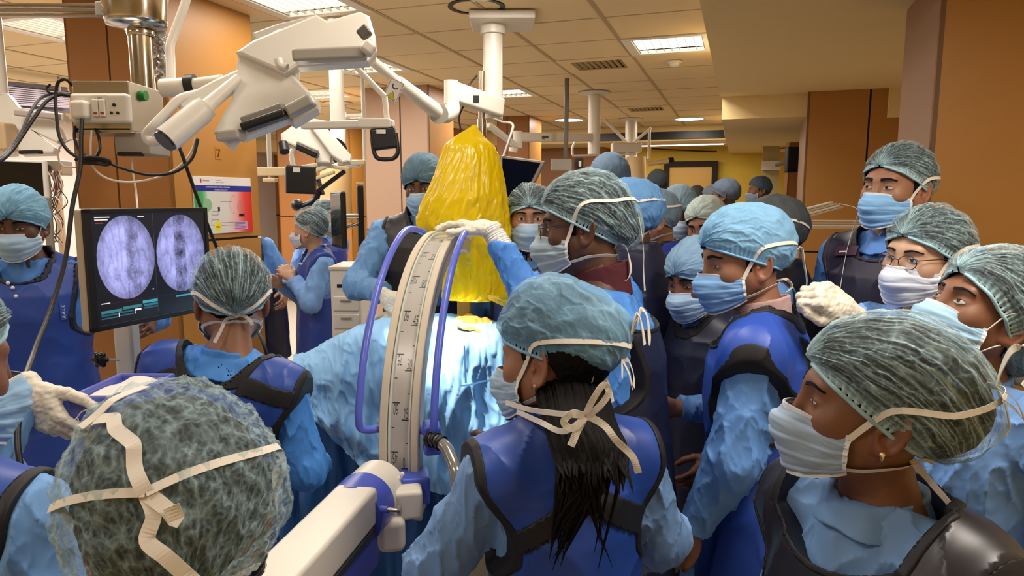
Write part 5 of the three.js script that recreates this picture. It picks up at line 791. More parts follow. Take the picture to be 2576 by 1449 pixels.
// a plate outlined in pixels on a tilted plane through a point: real size, own thickness
function plate(outline, ctr, normal, thick, mat, name, t, bevel = 0.006) {
  const n = normal.clone().normalize(), ex = V(0, 1, 0).cross(n).normalize(), ey = n.clone().cross(ex), eye = V(0, EYE, 0), pts = outline.map(([x, y]) => { const p = at(x, y, 1), d = p.sub(eye), k = ctr.clone().sub(eye).dot(n) / d.dot(n), q = eye.clone().addScaledVector(d, k).sub(ctr); return [q.dot(ex), q.dot(ey)]; });
  let g = prism(pts, thick - 2 * bevel, bevel); g.translate(0, 0, -thick + bevel);
  g.applyMatrix4(new THREE.Matrix4().makeBasis(ex, ey, n).setPosition(ctr.clone().sub(t.position))); return mesh(name, g, mat, t);
}
const A3 = (t, ...p) => at(...p).sub(t.position);
{
  const c = at(360, 200, 2.2), t = thing('ceiling_pendant', 'steel ceiling pendant with chrome bell, socket box and green button beside the near pillar', 'service pendant', null, V(c.x, CEIL, c.z)), l = (x, y, d) => A3(t, x, y, d);
  const p = l(358, 140, 2.3);
  mesh('column', rod(V(p.x, 0.0, p.z), l(362, 235, 2.3), 0.036, 0.036, 36), M.chrome, t);
  const yb = l(350, 68, 2.3).y; mesh('bell_cover', lathe([[0.036, yb - 0.012], [0.088, yb], [0.094, yb + 0.02], [0.1, yb + 0.1], [0.105, yb + 0.2], [0.105, 0], [0.04, 0]], 48).translate(p.x - 0.012, 0, p.z), M.chrome, t);
  mesh('column_ring', lathe([[0.036, yb - 0.03], [0.042, yb - 0.03], [0.042, yb - 0.012], [0.036, yb - 0.012]], 36).translate(p.x, 0, p.z), M.chrome, t);
  const ra = l(-40, 26, 2.3), rb = l(262, 27, 2.3); mesh('side_rail', merge([beam(ra, rb, 0.03, 0.012), beam(ra.clone().add(V(0, 0.016, 0)), rb.clone().add(V(0, 0.016, 0)), 0.022, 0.01), beam(ra.clone().add(V(0, -0.016, 0)), rb.clone().add(V(0, -0.016, 0)), 0.022, 0.01)]), M.steel, t); mesh('rail_clamp', box(0.036, 0.05, 0.05, rb.x, rb.y, rb.z, 0.008), PG, t);
  const a = l(180, 203, 2.1), b = l(332, 330, 2.1), w = b.x - a.x, h = a.y - b.y, bx = mesh('service_box', box(w, h, 0.2, (a.x + b.x) / 2, (a.y + b.y) / 2, a.z - 0.1, 0.004), M.steel, t);
  const s0 = l(180, 236, 2.09), s1 = l(331, 311, 2.09), sp = mesh('socket_panel', box(s1.x - s0.x, s0.y - s1.y, 0.03, (s0.x + s1.x) / 2, (s0.y + s1.y) / 2, s0.z, 0.01), PW, t);
  const q = l(205, 277, 2.07); mesh('plug', box(0.05, 0.055, 0.04, q.x, q.y, q.z, 0.012), PW, sp);
  for (const x of [240, 257]) { const k = l(x, 272, 2.07); mesh('rocker_switch', box(0.018, 0.05, 0.008, k.x, k.y, k.z, 0.003), PW, sp); const e = l(x, 284, 2.065); mesh('red_mark', box(0.01, 0.005, 0.004, e.x, e.y, e.z, 0.001), std(0xa02018, 0.5), sp); }
  for (const [x, y, r] of [[288, 264, 0.005], [281, 284, 0.004], [297, 284, 0.004]]) { const k = l(x, y, 2.075); mesh('socket_hole', rod(V(k.x, k.y, k.z - 0.006), V(k.x, k.y, k.z + 0.004), r), M.black, sp); }
  const gb = l(358, 241, 2.17); mesh('green_button', rod(V(b.x - 0.004, gb.y, gb.z), V(b.x + 0.014, gb.y, gb.z), 0.016), phys(0x0a7a2a, 0.35), t);
  const g0 = l(286, 332, 2.12), g1 = l(345, 388, 2.12); mesh('lower_box', box(g1.x - g0.x + 0.04, g0.y - g1.y, 0.13, (g0.x + g1.x) / 2 + 0.02, (g0.y + g1.y) / 2, g0.z - 0.065, 0.004), PG, t);
  const n0 = l(330, 388, 2.12); mesh('lower_slot', box(0.07, 0.012, 0.03, n0.x, n0.y, n0.z + 0.002, 0.003), M.black, t);
  const u0 = l(185, 318, 2.1), u1 = l(330, 332, 2.1); mesh('under_tray', box(u1.x - u0.x, 0.018, 0.12, (u0.x + u1.x) / 2, u0.y - 0.012, u0.z - 0.06, 0.003), M.steel, t);
  const pt = canvasTex(256, 64, g => { g.fillStyle = '#dad4c8'; g.fillRect(0, 0, 256, 64); g.fillStyle = '#222'; g.font = 'bold 40px sans-serif'; g.fillText('L OAR', 60, 46); }), lb = l(250, 246, 2.072); mesh('label', new THREE.PlaneGeometry(0.05, 0.0125).translate(lb.x, lb.y, lb.z + 0.002), new THREE.MeshStandardMaterial({ map: pt, roughness: 0.5 }), sp);
  const wr = [[[398, 60], [420, 70]], [[392, 110], [425, 120]], [[396, 160], [428, 165]], [[400, 205], [424, 205]]].map(r => [l(r[0][0], r[0][1], 2.42), l((r[0][0] + r[1][0]) / 2, r[0][1], 2.36), l(r[1][0], r[1][1], 2.42)]); mesh('plastic_wrap', sheet(wr, 16, 30, (p2, u, v) => { p2.z += 0.03 * ridge(noise(u * 3, v * 6, 2)); p2.x += 0.01 * noise(u * 3, v * 5, 9); }, 0.001), phys(0xd8d2cc, 0.15, { transmission: 0.5, thickness: 0 }), t);
}
// ---------- the white surgical lamp head in front ----------
{
  const c = at(690, 200, 1.95), t = thing('surgical_lamp', 'large white multi-arm surgical lamp head with black handle pad hanging before the near pillar', 'surgical lamp', null, V(c.x, c.y, c.z)), n = V(0.12, 0.3, 0.95), l = (x, y, d) => A3(t, x, y, d);
  plate([[455, 262], [490, 232], [540, 205], [600, 178], [606, 130], [700, 77], [712, 150], [720, 178], [793, 256], [792, 268], [738, 300], [722, 290], [606, 336], [592, 330], [575, 356], [546, 330], [566, 290], [586, 255], [600, 200], [560, 222], [480, 290]], c, n, 0.05, LAMPW, 'hub_plate', t, 0.009);
  plate([[604, 128], [640, 105], [795, 42], [822, 58], [862, 46], [905, 34], [922, 42], [936, 90], [938, 122], [922, 146], [745, 158], [716, 178], [690, 165]], c.clone().add(V(0, 0, 0.02)), n, 0.045, LAMPW, 'upper_wing', t, 0.009);
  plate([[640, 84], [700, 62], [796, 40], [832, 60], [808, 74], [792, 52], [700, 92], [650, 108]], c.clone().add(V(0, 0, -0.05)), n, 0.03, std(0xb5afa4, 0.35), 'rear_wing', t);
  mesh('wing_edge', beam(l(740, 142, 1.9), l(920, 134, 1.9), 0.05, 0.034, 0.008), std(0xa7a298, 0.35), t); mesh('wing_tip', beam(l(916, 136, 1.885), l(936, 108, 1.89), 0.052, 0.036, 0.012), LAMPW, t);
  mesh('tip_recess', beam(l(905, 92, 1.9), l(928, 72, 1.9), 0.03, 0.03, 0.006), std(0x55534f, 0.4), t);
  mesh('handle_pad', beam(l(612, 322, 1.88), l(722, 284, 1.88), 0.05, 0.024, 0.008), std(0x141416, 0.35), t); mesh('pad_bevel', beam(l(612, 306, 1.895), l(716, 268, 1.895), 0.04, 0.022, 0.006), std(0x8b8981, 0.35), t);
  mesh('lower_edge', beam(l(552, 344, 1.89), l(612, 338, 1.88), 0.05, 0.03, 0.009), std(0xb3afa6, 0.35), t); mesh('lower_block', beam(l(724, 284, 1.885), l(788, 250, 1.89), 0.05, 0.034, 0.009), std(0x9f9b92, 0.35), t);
  mesh('corner_curve', tube([l(700, 150, 1.9), l(706, 166, 1.895), l(722, 172, 1.895)], 0.012, 20, 12), LAMPW, t);
  mesh('grip_arm', merge([rod(l(600, 196, 1.92), l(520, 268, 1.86), 0.013, 0.02, 24), rod(l(520, 268, 1.86), l(502, 283, 1.85), 0.03, 0.03, 32)]), LAMPW, t);
  const gr = mesh('grip', merge([rod(l(508, 278, 1.85), l(418, 352, 1.78), 0.034, 0.034, 36)]), LAMPW, t); mesh('grip_cap', rod(l(419, 351, 1.781), l(412, 357, 1.775), 0.031, 0.029, 32), std(0x2c2f36, 0.3), gr);
  mesh('loop_handle', tube([l(500, 235, 1.93), l(452, 250, 1.9), l(420, 282, 1.88), l(388, 315, 1.86), l(368, 342, 1.86), l(380, 356, 1.86), l(410, 350, 1.86)], 0.0125, 70, 14), LAMPW, t);
  mesh('dark_strip', beam(l(428, 312, 1.87), l(462, 276, 1.89), 0.012, 0.012, 0.003), std(0x3a4052, 0.3), t);
  mesh('yoke', merge([rod(l(408, 222, 2.0), l(470, 218, 2.0), 0.026, 0.026, 30), rod(l(466, 218, 2.0), l(560, 205, 1.98), 0.02, 0.02, 24)]), PW, t); mesh('yoke_cap', rod(l(470, 214, 2.0), l(492, 212, 2.0), 0.028, 0.028, 30), M.black, t);
  mesh('bent_tube', tube([l(480, -60, 2.1), l(468, 0, 2.08), l(436, 90, 2.05), l(428, 115, 2.04), l(429, 150, 2.03), l(430, 212, 2.0)], 0.0125, 60, 16), PW, t);
  mesh('tube_socket', rod(l(405, 216, 2.0), l(455, 216, 2.0), 0.012), M.black, t); const top = l(480, -60, 2.1); mesh('drop_rod', rod(top, V(top.x + 0.03, CEIL - c.y, top.z), 0.0125), PW, t);
}
{ // the light of the near lamp: a lens on its underside, aimed at the table
  const t = scene.getObjectByName('surgical_lamp'), p = at(742, 262, 2.06), to = at(1130, 870, 2.45), d = to.clone().sub(p).normalize(), q = p.clone().sub(t.position);
  mesh('led_lens', rod(q.clone().addScaledVector(d, -0.02), q, 0.05, 0.05, 28), new THREE.MeshStandardMaterial({ color: 0xffffff, emissive: 0xfff4e0, emissiveIntensity: 2, roughness: 0.4 }), t);
  const s = new THREE.SpotLight(0xfff2dc, 17, 0, rad(15), 0.7, 2); s.position.copy(q.clone().addScaledVector(d, 0.012)); s.castShadow = true; s.target.position.copy(to.clone().sub(t.position)); t.add(s); t.add(s.target); s.target.name = 'lamp_aim';
}
// ---------- second lamp: ceiling column, arms, hanging black box ----------
{
  const c = at(1240, 100, 4.4), t = thing('lamp_column', 'white ceiling column with jointed lamp arms and a warning label behind the yellow bag', 'surgical lamp', null, V(c.x, CEIL, c.z)), l = (x, y, d) => A3(t, x, y, d);
  mesh('ceiling_plate', box(0.4, 0.05, 0.36, 0.06, -0.03, 0, 0.01), PW, t); mesh('opening_ring', lathe([[0.14, 0], [0.17, 0], [0.17, -0.006], [0.14, -0.006]], 40).translate(-0.09, 0.0, 0.22), M.black, t);
  mesh('column', rod(V(0, -0.03, 0), l(1240, 300, 4.4), 0.062, 0.062, 32), PW, t); mesh('collar', rod(V(0, -0.05, 0), V(0, -0.11, 0), 0.078, 0.078, 32), PW, t);
  mesh('swing_arm', beam(l(1262, 272, 4.38), l(1130, 228, 4.1), 0.07, 0.12, 0.02), PW, t); mesh('elbow', rod(l(1135, 203, 4.1), l(1135, 262, 4.1), 0.042, 0.042, 28), PW, t);
  mesh('knuckle', tube([l(1137, 255, 4.1), l(1138, 280, 4.08), l(1120, 292, 4.05), l(1104, 286, 4.02)], 0.042, 24, 16), PW, t); mesh('knuckle_disc', rod(l(1104, 287, 3.97), l(1104, 287, 4.07), 0.055, 0.055, 32), PG, t);
  mesh('spring_arm', rod(l(1100, 282, 4.0), l(1000, 205, 3.7), 0.045, 0.034, 24), PW, t); mesh('upper_rod', rod(l(1000, 205, 3.7), l(935, 152, 3.5), 0.026, 0.026, 20), PW, t);
  mesh('thin_rod', merge([rod(l(880, 152, 3.4), l(968, 243, 3.45), 0.014, 0.014, 14), rod(l(968, 243, 3.45), l(974, 305, 3.45), 0.014, 0.014, 14)]), PW, t);
  const lb = canvasTex(128, 192, (g) => { g.fillStyle = '#cfcac4'; g.fillRect(0, 0, 128, 192); g.strokeStyle = '#8a5a6a'; g.lineWidth = 5; g.strokeRect(4, 4, 120, 184); g.fillStyle = '#a8a020'; g.beginPath(); g.moveTo(64, 105); g.lineTo(112, 175); g.lineTo(16, 175); g.fill(); g.strokeStyle = '#222'; g.lineWidth = 4; g.stroke(); g.beginPath(); g.arc(66, 52, 26, 0.3, 3.6); g.lineWidth = 12; g.strokeStyle = '#23284a'; g.stroke(); });
  const lp = l(990, 228, 3.55), ll = new THREE.Mesh(box(0.075, 0.11, 0.004, 0, 0, 0, 0.001, 0, 0, -0.45).translate(lp.x, lp.y, lp.z), M.white); ll.name = 'warning_label'; t.add(ll); { const g = new THREE.PlaneGeometry(0.072, 0.108).rotateZ(-0.45).translate(lp.x, lp.y, lp.z + 0.003), m = mesh('label_print', g, new THREE.MeshStandardMaterial({ map: lb, roughness: 0.5 }), ll); }
  mesh('cross_arm', beam(l(760, 316, 3.6), l(990, 311, 3.4), 0.04, 0.04, 0.012), PW, t); mesh('box_mount', beam(l(903, 310, 3.42), l(985, 311, 3.4), 0.055, 0.05, 0.012), PW, t);
  const bk = mesh('handset', beam(l(962, 322, 3.4), l(970, 376, 3.4), 0.05, 0.125, 0.012), std(0x121318, 0.35), t); mesh('handset_plate', box(0.045, 0.02, 0.004, l(958, 331, 3.36).x, l(958, 331, 3.36).y, l(958, 331, 3.365).z, 0.001), M.white, bk);
  mesh('loop_grip', tube([l(936, 345, 3.4), l(942, 385, 3.39), l(950, 398, 3.39), l(990, 398, 3.39), l(1000, 385, 3.39), l(996, 335, 3.4)], 0.011, 40, 10), std(0x121318, 0.35), t);
  mesh('drop_pipe', rod(l(1213, 180, 4.3), l(1211, 350, 4.3), 0.02, 0.02, 16), M.steel, t); mesh('pipe_sleeve', rod(l(1212, 300, 4.29), l(1212, 345, 4.29), 0.03, 0.03, 16), M.chrome, t);
  mesh('arm_label', box(0.035, 0.045, 0.003, l(1198, 250, 4.12).x, l(1198, 250, 4.12).y, l(1198, 250, 4.12).z, 0.001), M.dark, t);
  mesh('cable', merge([tube([l(1200, 190, 4.25), l(1180, 215, 4.2), l(1178, 230, 4.2), l(1196, 225, 4.2)], 0.006, 30, 6), tube([l(1168, 262, 4.2), l(1155, 295, 4.2), l(1160, 330, 4.2)], 0.006, 20, 6)]), M.black, t);
}
// second lamp head, farther back
{
  const c = at(790, 345, 4.3), t = thing('surgical_lamp', 'smaller white surgical lamp head with dark handle pad hanging left of the mauve pillar', 'surgical lamp', null, c), n = V(0.1, 0.35, 0.93), l = (x, y, d) => A3(t, x, y, d);
  plate([[765, 298], [778, 300], [815, 352], [830, 390], [826, 405], [800, 404], [796, 388], [738, 362], [712, 352], [710, 338]], c, n, 0.07, LAMPW, 'head_plate', t, 0.012);
  plate([[785, 318], [808, 312], [878, 390], [876, 402], [862, 404], [838, 388]], c.clone().add(V(0.02, 0, 0.03)), n, 0.06, LAMPW, 'side_wing', t, 0.012);
  mesh('handle_pad', beam(l(748, 368, 4.22), l(800, 392, 4.22), 0.06, 0.04, 0.01), std(0x1b1a1a, 0.4), t); mesh('pad_cover', beam(l(748, 360, 4.24), l(800, 384, 4.24), 0.05, 0.03, 0.008), std(0x8b8981, 0.4), t); mesh('grip', rod(l(712, 360, 4.25), l(716, 382, 4.22), 0.03, 0.03), M.dark, t);
  mesh('arm', merge([beam(l(770, 304, 4.36), l(850, 318, 4.4), 0.05, 0.04, 0.01), beam(l(850, 318, 4.4), l(905, 314, 4.4), 0.04, 0.035, 0.01)]), PW, t); mesh('ceiling_rod', rod(l(850, 318, 4.42), V(l(850, 318, 4.42).x, CEIL - c.y, l(850, 318, 4.42).z), 0.045, 0.045, 20), PW, t);
}
// far lamps and equipment columns
function ceilingColumn(name, label, px, y1, d, r, extra) { const c = at(px, 300, d), t = thing(name, label, 'equipment column', null, V(c.x, CEIL, c.z)), l = (x, y, dd) => A3(t, x, y, dd); mesh('ceiling_plate', lathe([[0, 0], [0.17, 0], [0.165, -0.02], [r, -0.03]], 24), PW, t); mesh('column', rod(V(0, -0.02, 0), l(px, y1, d), r, r, 24), PW, t); extra && extra(t, l); return t; }
ceilingColumn('equipment_column', 'white ceiling column with long horizontal arm reaching left, above the bouffant-capped man', 1494, 388, 7.4, 0.066, (t, l) => { mesh('arm', beam(l(1494, 346, 7.40), l(1300, 345, 6.41), 0.06, 0.085, 0.015), LAMPW, t); mesh('elbow', rod(l(1302, 330, 6.41), l(1302, 372, 6.41), 0.045), LAMPW, t); mesh('link', beam(l(1300, 368, 6.35), l(1228, 314, 6.04), 0.05, 0.05, 0.012), LAMPW, t); mesh('foot', rod(l(1292, 372, 6.29), l(1290, 382, 6.29), 0.04), LAMPW, t); mesh('loop', tube([l(1440, 390, 7.28), l(1440, 372, 7.28), l(1448, 356, 7.28)], 0.014, 16, 8), PW, t); mesh('arm_print', box(0.06, 0.025, 0.004, l(1372, 345, 6.64).x, l(1372, 345, 6.64).y, l(1372, 345, 6.64).z, 0.001), M.dark, t); });
ceilingColumn('equipment_column', 'farther white ceiling column with diagonal braces and a thick cream sleeve near the door', 1588, 470, 9.8, 0.085, (t, l) => { mesh('brace', rod(l(1520, 300, 9.54), l(1578, 360, 9.67), 0.022), PW, t); mesh('brace', rod(l(1638, 322, 9.54), l(1594, 358, 9.67), 0.02), PW, t); mesh('hanger', rod(l(1634, 325, 9.54), l(1632, 400, 9.54), 0.02), PW, t); mesh('sleeve', rod(l(1600, 395, 9.41), l(1602, 480, 9.41), 0.13, 0.13, 28), std(0xe8cf9c, 0.5), t); mesh('box', box(0.4, 0.13, 0.2, l(1575, 372, 9.41).x, l(1575, 372, 9.41).y, l(1575, 372, 9.41).z, 0.02), PW, t); mesh('lamp_arm', beam(l(1632, 412, 9.28), l(1690, 404, 9.03), 0.09, 0.06, 0.02), std(0xb89a63, 0.5), t); mesh('lamp_grip', rod(l(1682, 404, 9.03), l(1694, 402, 9.03), 0.04), M.dark, t); mesh('shelf', beam(l(1440, 392, 9.41), l(1600, 388, 9.41), 0.1, 0.02, 0.006), PW, t); });
ceilingColumn('equipment_column', 'pale ceiling column far behind the small surgical lamp head', 852, 560, 8.2, 0.09, (t, l) => { mesh('sleeve', rod(l(845, 420, 8), l(845, 560, 8), 0.18, 0.18, 24), std(0xa89468, 0.6), t); });
{
  const c = at(1425, 330, 6.6), t = thing('ceiling_pipe', 'thin grey ceiling pipe carrying a small labelled socket box', 'pipe', null, V(c.x, CEIL, c.z)), l = (x, y, d) => A3(t, x, y, d); mesh('pipe', rod(V(0, 0, 0), l(1423, 402, 6.6), 0.022, 0.022, 14), M.pipe, t); mesh('socket_box', box(0.2, 0.11, 0.1, l(1412, 415, 6.6).x, l(1412, 415, 6.6).y, l(1412, 415, 6.6).z, 0.01), PG, t); mesh('dark_unit', box(0.08, 0.12, 0.1, l(1456, 414, 6.58).x, l(1456, 414, 6.58).y, l(1456, 414, 6.58).z, 0.01), M.dark, t); mesh('box_label', box(0.025, 0.05, 0.004, l(1459, 412, 6.5).x, l(1459, 412, 6.5).y, l(1459, 412, 6.5).z, 0.001), M.white, t);
}
function panelThing(name, label, cat, px, d, w, h, dep, ry, rz, mat, screenMat, extra) { const c = at(px[0], px[1], d), t = thing(name, label, cat, null, c); t.rotation.set(0, ry, rz, 'YXZ'); mesh('case', box(w, h, dep, 0, 0, 0, 0.012), mat, t); mesh('screen', box(w - 0.03, h - 0.03, 0.004, 0, 0, dep / 2, 0.001), screenMat, t); extra && extra(t); return t; }
const SCREEN = phys(0x07080c, 0.15);
// navy screen behind the yellow bag
{
  const c = at(1315, 450, 3.6), t = thing('monitor', 'dark navy tilted monitor with pale frame right of the yellow bag', 'monitor', null, c), l = (x, y, d) => A3(t, x, y, d);
  plate([[1262, 393], [1368, 407], [1318, 503], [1262, 498]], c, V(-0.15, 0.1, 1), 0.05, std(0x9b9184, 0.4), 'case', t); plate([[1264, 398], [1359, 410], [1314, 498], [1264, 494]], c.clone().add(V(0, 0, 0.004)), V(-0.15, 0.1, 1), 0.006, phys(0x04071c, 0.8, { specularIntensity: 0.15 }), 'screen', t, 0.001);
  mesh('wire_hanger', tube([l(1266, 395, 3.6), l(1288, 330, 3.7), l(1290, 314, 3.8), l(1262, 306, 4.2), l(1236, 296, 4.36)], 0.007, 40, 8), PG, t);
}
panelThing('monitor', 'black boxy monitor hanging by a bracket in the brown bay left of the mauve pillar', 'monitor', [756, 453], 5.0, 0.21, 0.2, 0.14, 0.35, -0.03, std(0x0e0e10, 0.5), phys(0x0b0b0d, 0.4), t => { mesh('bracket', tube([V(-0.05, 0.1, 0), V(-0.06, 0.2, 0), V(-0.02, 0.24, 0)], 0.018, 16, 8), PW, t); mesh('pole', rod(V(-0.02, 0.22, 0), V(-0.02, CEIL - t.position.y, 0), 0.02), PW, t); mesh('sticker', box(0.05, 0.035, 0.003, -0.03, 0.07, 0.073, 0.001), M.white, t); });
panelThing('monitor', 'thin black screen seen edge-on on a black post beside the white cabinet', 'monitor', [852, 553], 4.1, 0.3, 0.34, 0.03, -1.1, 0, M.black, SCREEN, t => { mesh('bracket', merge([rod(V(0.0, 0.02, -0.02), V(0.02, 0.02, -0.12), 0.016), rod(V(0.0, -0.06, -0.02), V(0.02, -0.02, -0.12), 0.012)]), M.chrome, t); mesh('post', box(0.036, 1.45, 0.036, 0.02, -0.52, -0.13, 0.006), M.black, t); mesh('post_cap', box(0.04, 0.015, 0.04, 0.02, 0.215, -0.13, 0.004), std(0xc8a878, 0.5), t); });
{
  const c = at(886, 750, 3.9), t = thing('equipment_cabinet', 'white equipment cabinet with drawers between the far-left woman and the curved track', 'cabinet', null, V(c.x, 0, c.z)); const y1 = at(886, 668, 3.9).y; mesh('body', box(0.17, y1 - 0.08, 0.3, 0, (y1 + 0.08) / 2, 0, 0.012), M.white, t); mesh('top', box(0.18, 0.02, 0.32, 0, y1, 0, 0.005), M.offwhite, t);
  for (let k = 0; k < 4; k++) { const d = mesh('drawer', box(0.14, 0.08, 0.012, 0, y1 - 0.2 - k * 0.1, 0.152, 0.004), M.white, t); mesh('drawer_handle', box(0.06, 0.012, 0.014, 0, y1 - 0.18 - k * 0.1, 0.162, 0.004), PG, d); } mesh('slot', box(0.035, 0.02, 0.006, -0.03, y1 - 0.1, 0.15, 0.002), M.black, t); for (const [a, b] of [[-0.06, 0.1], [0.06, 0.1], [-0.06, -0.1], [0.06, -0.1]]) mesh('caster', rod(V(a - 0.01, 0.04, b), V(a + 0.01, 0.04, b), 0.04), M.black, t);
}
// tangle of lamp arms and rails in the brown bay
{
  const c = at(840, 405, 5.6), t = thing('rail_arm', 'cluster of cream jointed arms under the small lamp, before brown cladding', 'lamp arm', null, c), l = (x, y, d) => A3(t, x, y, d);
  for (const [a, b, w] of [[[760, 420], [840, 408], 0.03], [[770, 440], [830, 415], 0.035], [[800, 415], [880, 425], 0.03], [[850, 412], [920, 408], 0.04], [[735, 395], [738, 425], 0.03], [[786, 452], [842, 432], 0.028]]) mesh('arm', beam(l(a[0], a[1], 5.6), l(b[0], b[1], 5.55), w, w, 0.01), std(0xc9bf9c, 0.5), t);
  mesh('joint', box(0.12, 0.06, 0.08, l(888, 412, 5.6).x, l(888, 412, 5.6).y, l(888, 412, 5.6).z, 0.015), PW, t); mesh('dark_strut', merge([beam(l(800, 480, 5.6), l(868, 430, 5.6), 0.03, 0.035, 0.006), beam(l(800, 450, 5.62), l(812, 490, 5.6), 0.03, 0.03, 0.006)]), M.dark, t); const a = l(918, 408, 5.6); mesh('drop_rod', rod(a, V(a.x, CEIL - c.y, a.z), 0.016), PW, t); mesh('rear_disc', rod(l(838, 378, 5.7), l(842, 378, 5.62), 0.1, 0.1, 28), M.black, t); mesh('hook', tube([l(740, 515, 5.6), l(756, 520, 5.6), l(790, 505, 5.6), l(800, 480, 5.6)], 0.03, 24, 8), M.black, t); mesh('knob', new THREE.SphereGeometry(0.05, 16, 12).translate(l(748, 516, 5.6).x, l(748, 516, 5.6).y, l(748, 516, 5.6).z), M.black, t);
}
{
  const c = at(680, 430, 6.0), t = thing('cable_tray', 'pale horizontal socket rail hanging from a thin rod in the brown bay', 'rail', null, V(c.x, CEIL, c.z)), l = (x, y, d) => A3(t, x, y, d); mesh('rail', beam(l(640, 432, 6), l(718, 432, 6), 0.06, 0.075, 0.01), std(0xbfa980, 0.5), t); mesh('rod', rod(V(0, 0, 0), l(680, 455, 6), 0.02), PG, t); mesh('foot', box(0.11, 0.035, 0.08, l(680, 453, 6).x, l(680, 453, 6).y, l(680, 453, 6).z, 0.01), std(0xbfa980, 0.5), t);
}
// pale slatted arms before the orange pillar at the right
{
  const c = at(2070, 540, 3.2), t = thing('slatted_arm', 'pale slatted lamp arm folded before the orange pillar, left of the tall bearded man', 'lamp arm', null, c), l = (x, y, d) => A3(t, x, y, d);
  for (let k = 0; k < 4; k++) { mesh('slat', beam(l(1992 + k * 4, 534 + k * 6, 3.2 - k * 0.01), l(2092 + k * 9, 509 + k * 4, 3.25 - k * 0.01), 0.025, 0.008, 0.002), k % 2 ? std(0xcdb893, 0.5) : M.white, t); mesh('slat', beam(l(2006, 555 + k * 6, 3.2 - k * 0.01), l(2188, 556 + k * 6, 3.2 - k * 0.01), 0.025, 0.008, 0.002), k % 2 ? std(0xcdb893, 0.5) : M.white, t); }
  mesh('hinge', rod(l(2000, 545, 3.2), l(2006, 575, 3.2), 0.02), PW, t); mesh('wire', tube([l(2110, 512, 3.2), l(2150, 522, 3.15), l(2170, 540, 3.1)], 0.002, 20, 6), PW, t); mesh('stand', rod(l(2003, 575, 3.22), V(l(2003, 575, 3.22).x, -c.y, l(2003, 575, 3.22).z), 0.016), PW, t);
}
// wall things
function wallBox(name, label, cat, u, y, v, w, h, d, mat, part) { const t = thing(name, label, cat, null, uv2w(u, y, v)); t.rotation.y = -TURN; mesh(part, box(w, h, d, 0, 0, 0, 0.01), mat, t); return t; }
{
  const p = at(2000, 402, 6.6), t = thing('loudspeaker', 'black loudspeaker on the brown pillar at the right of the yellow wall', 'loudspeaker', null, p); t.rotation.y = -0.2; mesh('cabinet', box(0.17, 0.24, 0.16, 0, 0, 0, 0.012), M.black, t); mesh('grille', box(0.15, 0.2, 0.008, 0, 0.01, 0.08, 0.003), std(0x121212, 0.8), t); mesh('bracket', box(0.04, 0.04, 0.9, 0, 0, -0.5, 0.008), M.dark, t);
}
{
  const k = (2043 - 1288) / 1715, D = 0.55 / (k * CT - ST), v = D * (k * ST + CT); const y0 = EYE + (500 - 455) * D / 1715, y1 = EYE + (500 - 394) * D / 1715;
  const t = thing('wall_sign', 'small upright white sign on the edge of the orange pillar beside the loudspeaker', 'sign', null, uv2w(0.548, (y0 + y1) / 2, Math.min(v, 6.4))); t.rotation.y = -TURN; mesh('board', box(0.012, y1 - y0, 0.12, 0, 0, 0, 0.002), M.white, t); for (let q = 0; q < 4; q++) mesh('print', box(0.004, 0.016, 0.06, -0.007, (q - 1.5) * 0.045, 0, 0.001), PG, t);
}
{
  const t = thing('security_camera', 'tiny dark dome camera on the yellow wall head above the door', 'camera', null, at(1781, 381, 12.1)); mesh('dome', new THREE.SphereGeometry(0.05, 16, 12), M.dark, t); mesh('mount', box(0.05, 0.06, 0.34, 0.06, 0.03, -0.15, 0.01), PW, t);
  const w = thing('wall_cable', 'thin dark cable running across the top of the yellow wall', 'cable', null, at(1800, 380, 12)); mesh('wire', tube([[1640, 374], [1720, 378], [1800, 381], [1880, 378], [1935, 375], [1985, 372]].map(q => at(q[0], q[1], 11.9 - (q[0] > 1900 ? (q[0] - 1900) * 0.02 : 0)).sub(w.position)), 0.012, 60, 6), M.dark, w);
}
struct('wall_side', ub(0.28, 0.52, 0, 2.4, 11.0, 11.1), std(0xb0a070, 0.7));
struct('trim_3', ub(0.27, 0.53, 2.05, 2.18, 10.9, 11.02), M.white);
